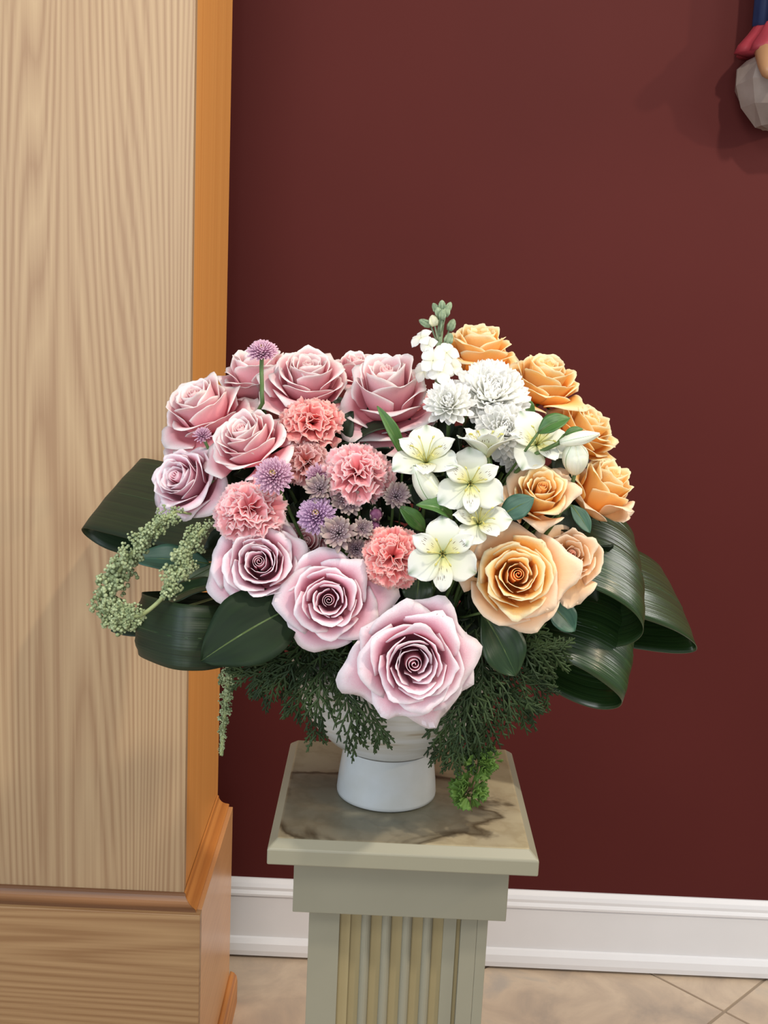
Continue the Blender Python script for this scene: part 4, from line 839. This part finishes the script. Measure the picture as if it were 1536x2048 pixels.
make_amaranth('green amaranth tassel curving in a loop at the far left of the bouquet', [(350, 1022), (310, 1058), (275, 1095), (240, 1140), (222, 1180), (215, 1215), (235, 1238), (262, 1245)], (-.12, -.12, -.11, -.10, -.10, -.10, -.10, -.10), [20, 25, 26, 34, 33, 30, 30, 26], 1, 66)
make_amaranth('green amaranth tassel hanging just below the left rose and ending in a pale bare stalk', [(415, 1050), (385, 1085), (375, 1115), (355, 1145), (338, 1178), (310, 1210), (275, 1232), (235, 1225)], (-.12, -.13, -.14, -.15, -.16, -.165, -.165, -.16), [18, 24, 28, 30, 26, 14, 22, 28], 2, 66, bare=(.6, .82))
make_amaranth('short green amaranth tuft at the lower left beside the pale bare stalk', [(325, 1225), (310, 1235), (295, 1240), (280, 1236)], (-.115, -.115, -.115, -.115), [15, 18, 15, 12], 4, 12)
make_amaranth('straight green amaranth tassel hanging down in front of the column edge', [(462, 1325), (455, 1370), (450, 1420), (446, 1465), (443, 1510)], (-.09, -.09, -.09, -.09, -.09), [20, 16, 14, 10, 5], 3, 60)

# ------------------------------------------------------------------ lime green ruffled sprig
MA = px(960, 1500, -.11); mn = thing('lime_green_sprig', 'lime green ruffled leaf sprig dangling onto the pedestal right of the vase foot', 'foliage', MA)
b = MB(); b.tube([MOUTH-MA, px(965, 1400, -.10)-MA, px(962, 1480, -.115)-MA, px(955, 1540, -.12)-MA, px(942, 1575, -.12)-MA], .0012, 6); b.build('stem', M_MANT, mn, smooth=True)
u, v = np.meshgrid(np.linspace(-1, 1, 9), np.linspace(0, 1, 5)); lobes = 1-.18*(np.arange(9) % 2)[None, :]
LF = sheet('leaflet', u*.62*v**.7, .12*np.cos(u*6)*v, v*lobes*(1-.25*u**2), .03); LF.materials.append(M_MANT)
rr = random.Random(3)
for (x, y, rp, n) in [(938, 1582, 46, 44), (956, 1530, 40, 34), (982, 1520, 30, 20), (930, 1540, 26, 14), (972, 1495, 22, 12)]:
    Q = px(x, y, -.12)-MA; s = rp/ppm(px(x, y, -.12))
    for k in range(n):
        d = Vector((rr.gauss(0, 1), rr.gauss(0, .7), rr.gauss(0, .8))).normalized(); link('leaflet', LF, None, mn, mat4(frame_z(d, rr.random()*6), Q+d*s*.35, s*rr.uniform(.45, .65)))

# ------------------------------------------------------------------ wall statue, only its foot end in view
SX, SY = .705, YW-.062
stt = thing('wall_statue', 'painted robed statue on a faceted grey rock high on the wall at top right', 'statue', (SX, YW, 1.87))
def ST(o): return o
rr = np.random.RandomState(4); prof = [(.020, 1.862), (.052, 1.872), (.080, 1.905), (.096, 1.945), (.097, 1.975), (.082, 1.992), (.04, 2.0), (0.001, 2.0)]
b = MB(); nn = 11
for r_, z_ in prof:
    for j in range(nn):
        a = j*2*PI/nn+.15*z_*9; k = 1+rr.uniform(-.07, .07); b.v.append((r_*k*math.cos(a), min(.060, r_*k*math.sin(a)*.95)+SY-YW, z_-1.87+rr.uniform(-.006, .006)))
for i in range(len(prof)-1):
    for j in range(nn): j2 = (j+1) % nn; b.f.append((i*nn+j, i*nn+j2, i*nn+nn+j2)); b.f.append((i*nn+j, i*nn+nn+j2, i*nn+nn+j))
b.f.append(tuple(range(nn))[::-1])
b.build('rock_base', plain('painted_rock', srgb(128, 116, 108), .6, .3, c2=srgb(150, 140, 134), scale=12), stt)['label'] = 'faceted grey-brown rock the statue stands on'
b = MB()
for fx in (-.060, .014):
    b.tube([(fx, SY-YW-.03, .135), (fx-.001, SY-YW-.06, .122), (fx-.002, SY-YW-.085, .100), (fx-.002, SY-YW-.100, .084), (fx-.002, SY-YW-.106, .074)], [.016, .020, .020, .017, .008], 12)
b.build('feet', plain('painted_skin', srgb(168, 128, 92), .35, .5), stt, smooth=True)
def drape(name, mt, prof, folds, amp, seed):
    b = MB(); N = 60; rr = np.random.RandomState(seed); ph = rr.rand()*6
    for r_, z_ in prof:
        for j in range(N):
            a = 2*PI*j/N; k = 1+amp*math.sin(folds*a+ph+z_*4)+amp*.5*math.sin((folds*2+1)*a); b.v.append((r_*k*math.cos(a), min(.060, r_*k*math.sin(a)*.75)+SY-YW-.01, z_-1.87))
    for i in range(len(prof)-1):
        for j in range(N): j2 = (j+1) % N; b.f.append((i*N+j, i*N+j2, i*N+N+j2, i*N+N+j))
    b.f += [tuple(range(N))[::-1], tuple(range(len(prof)*N-N, len(prof)*N))]
    return b.build(name, mt, stt, smooth=True)
drape('robe', plain('red_robe_paint', srgb(158, 56, 66), .45, .4, c2=srgb(130, 44, 56), scale=14), [(.104, 2.000), (.098, 2.015), (.082, 2.035), (.066, 2.06), (.06, 2.10), (.058, 2.2), (.055, 2.3), (.03, 2.33)], 9, .05, 1)
drape('cloak', plain('navy_cloak_paint', srgb(24, 40, 74), .45, .4, c2=srgb(34, 56, 96), scale=14), [(.060, 2.045), (.074, 2.052), (.074, 2.12), (.078, 2.25), (.074, 2.33), (.050, 2.37), (.03, 2.385)], 7, .05, 2)
b = MB(); b.lathe([(.012, .505), (.022, .512), (.028, .535), (.030, .56), (.026, .585), (.012, .602), (.001, .605)], 24, (0, SY-YW-.01)); b.build('head', bpy.data.materials['painted_skin'], stt, smooth=True)
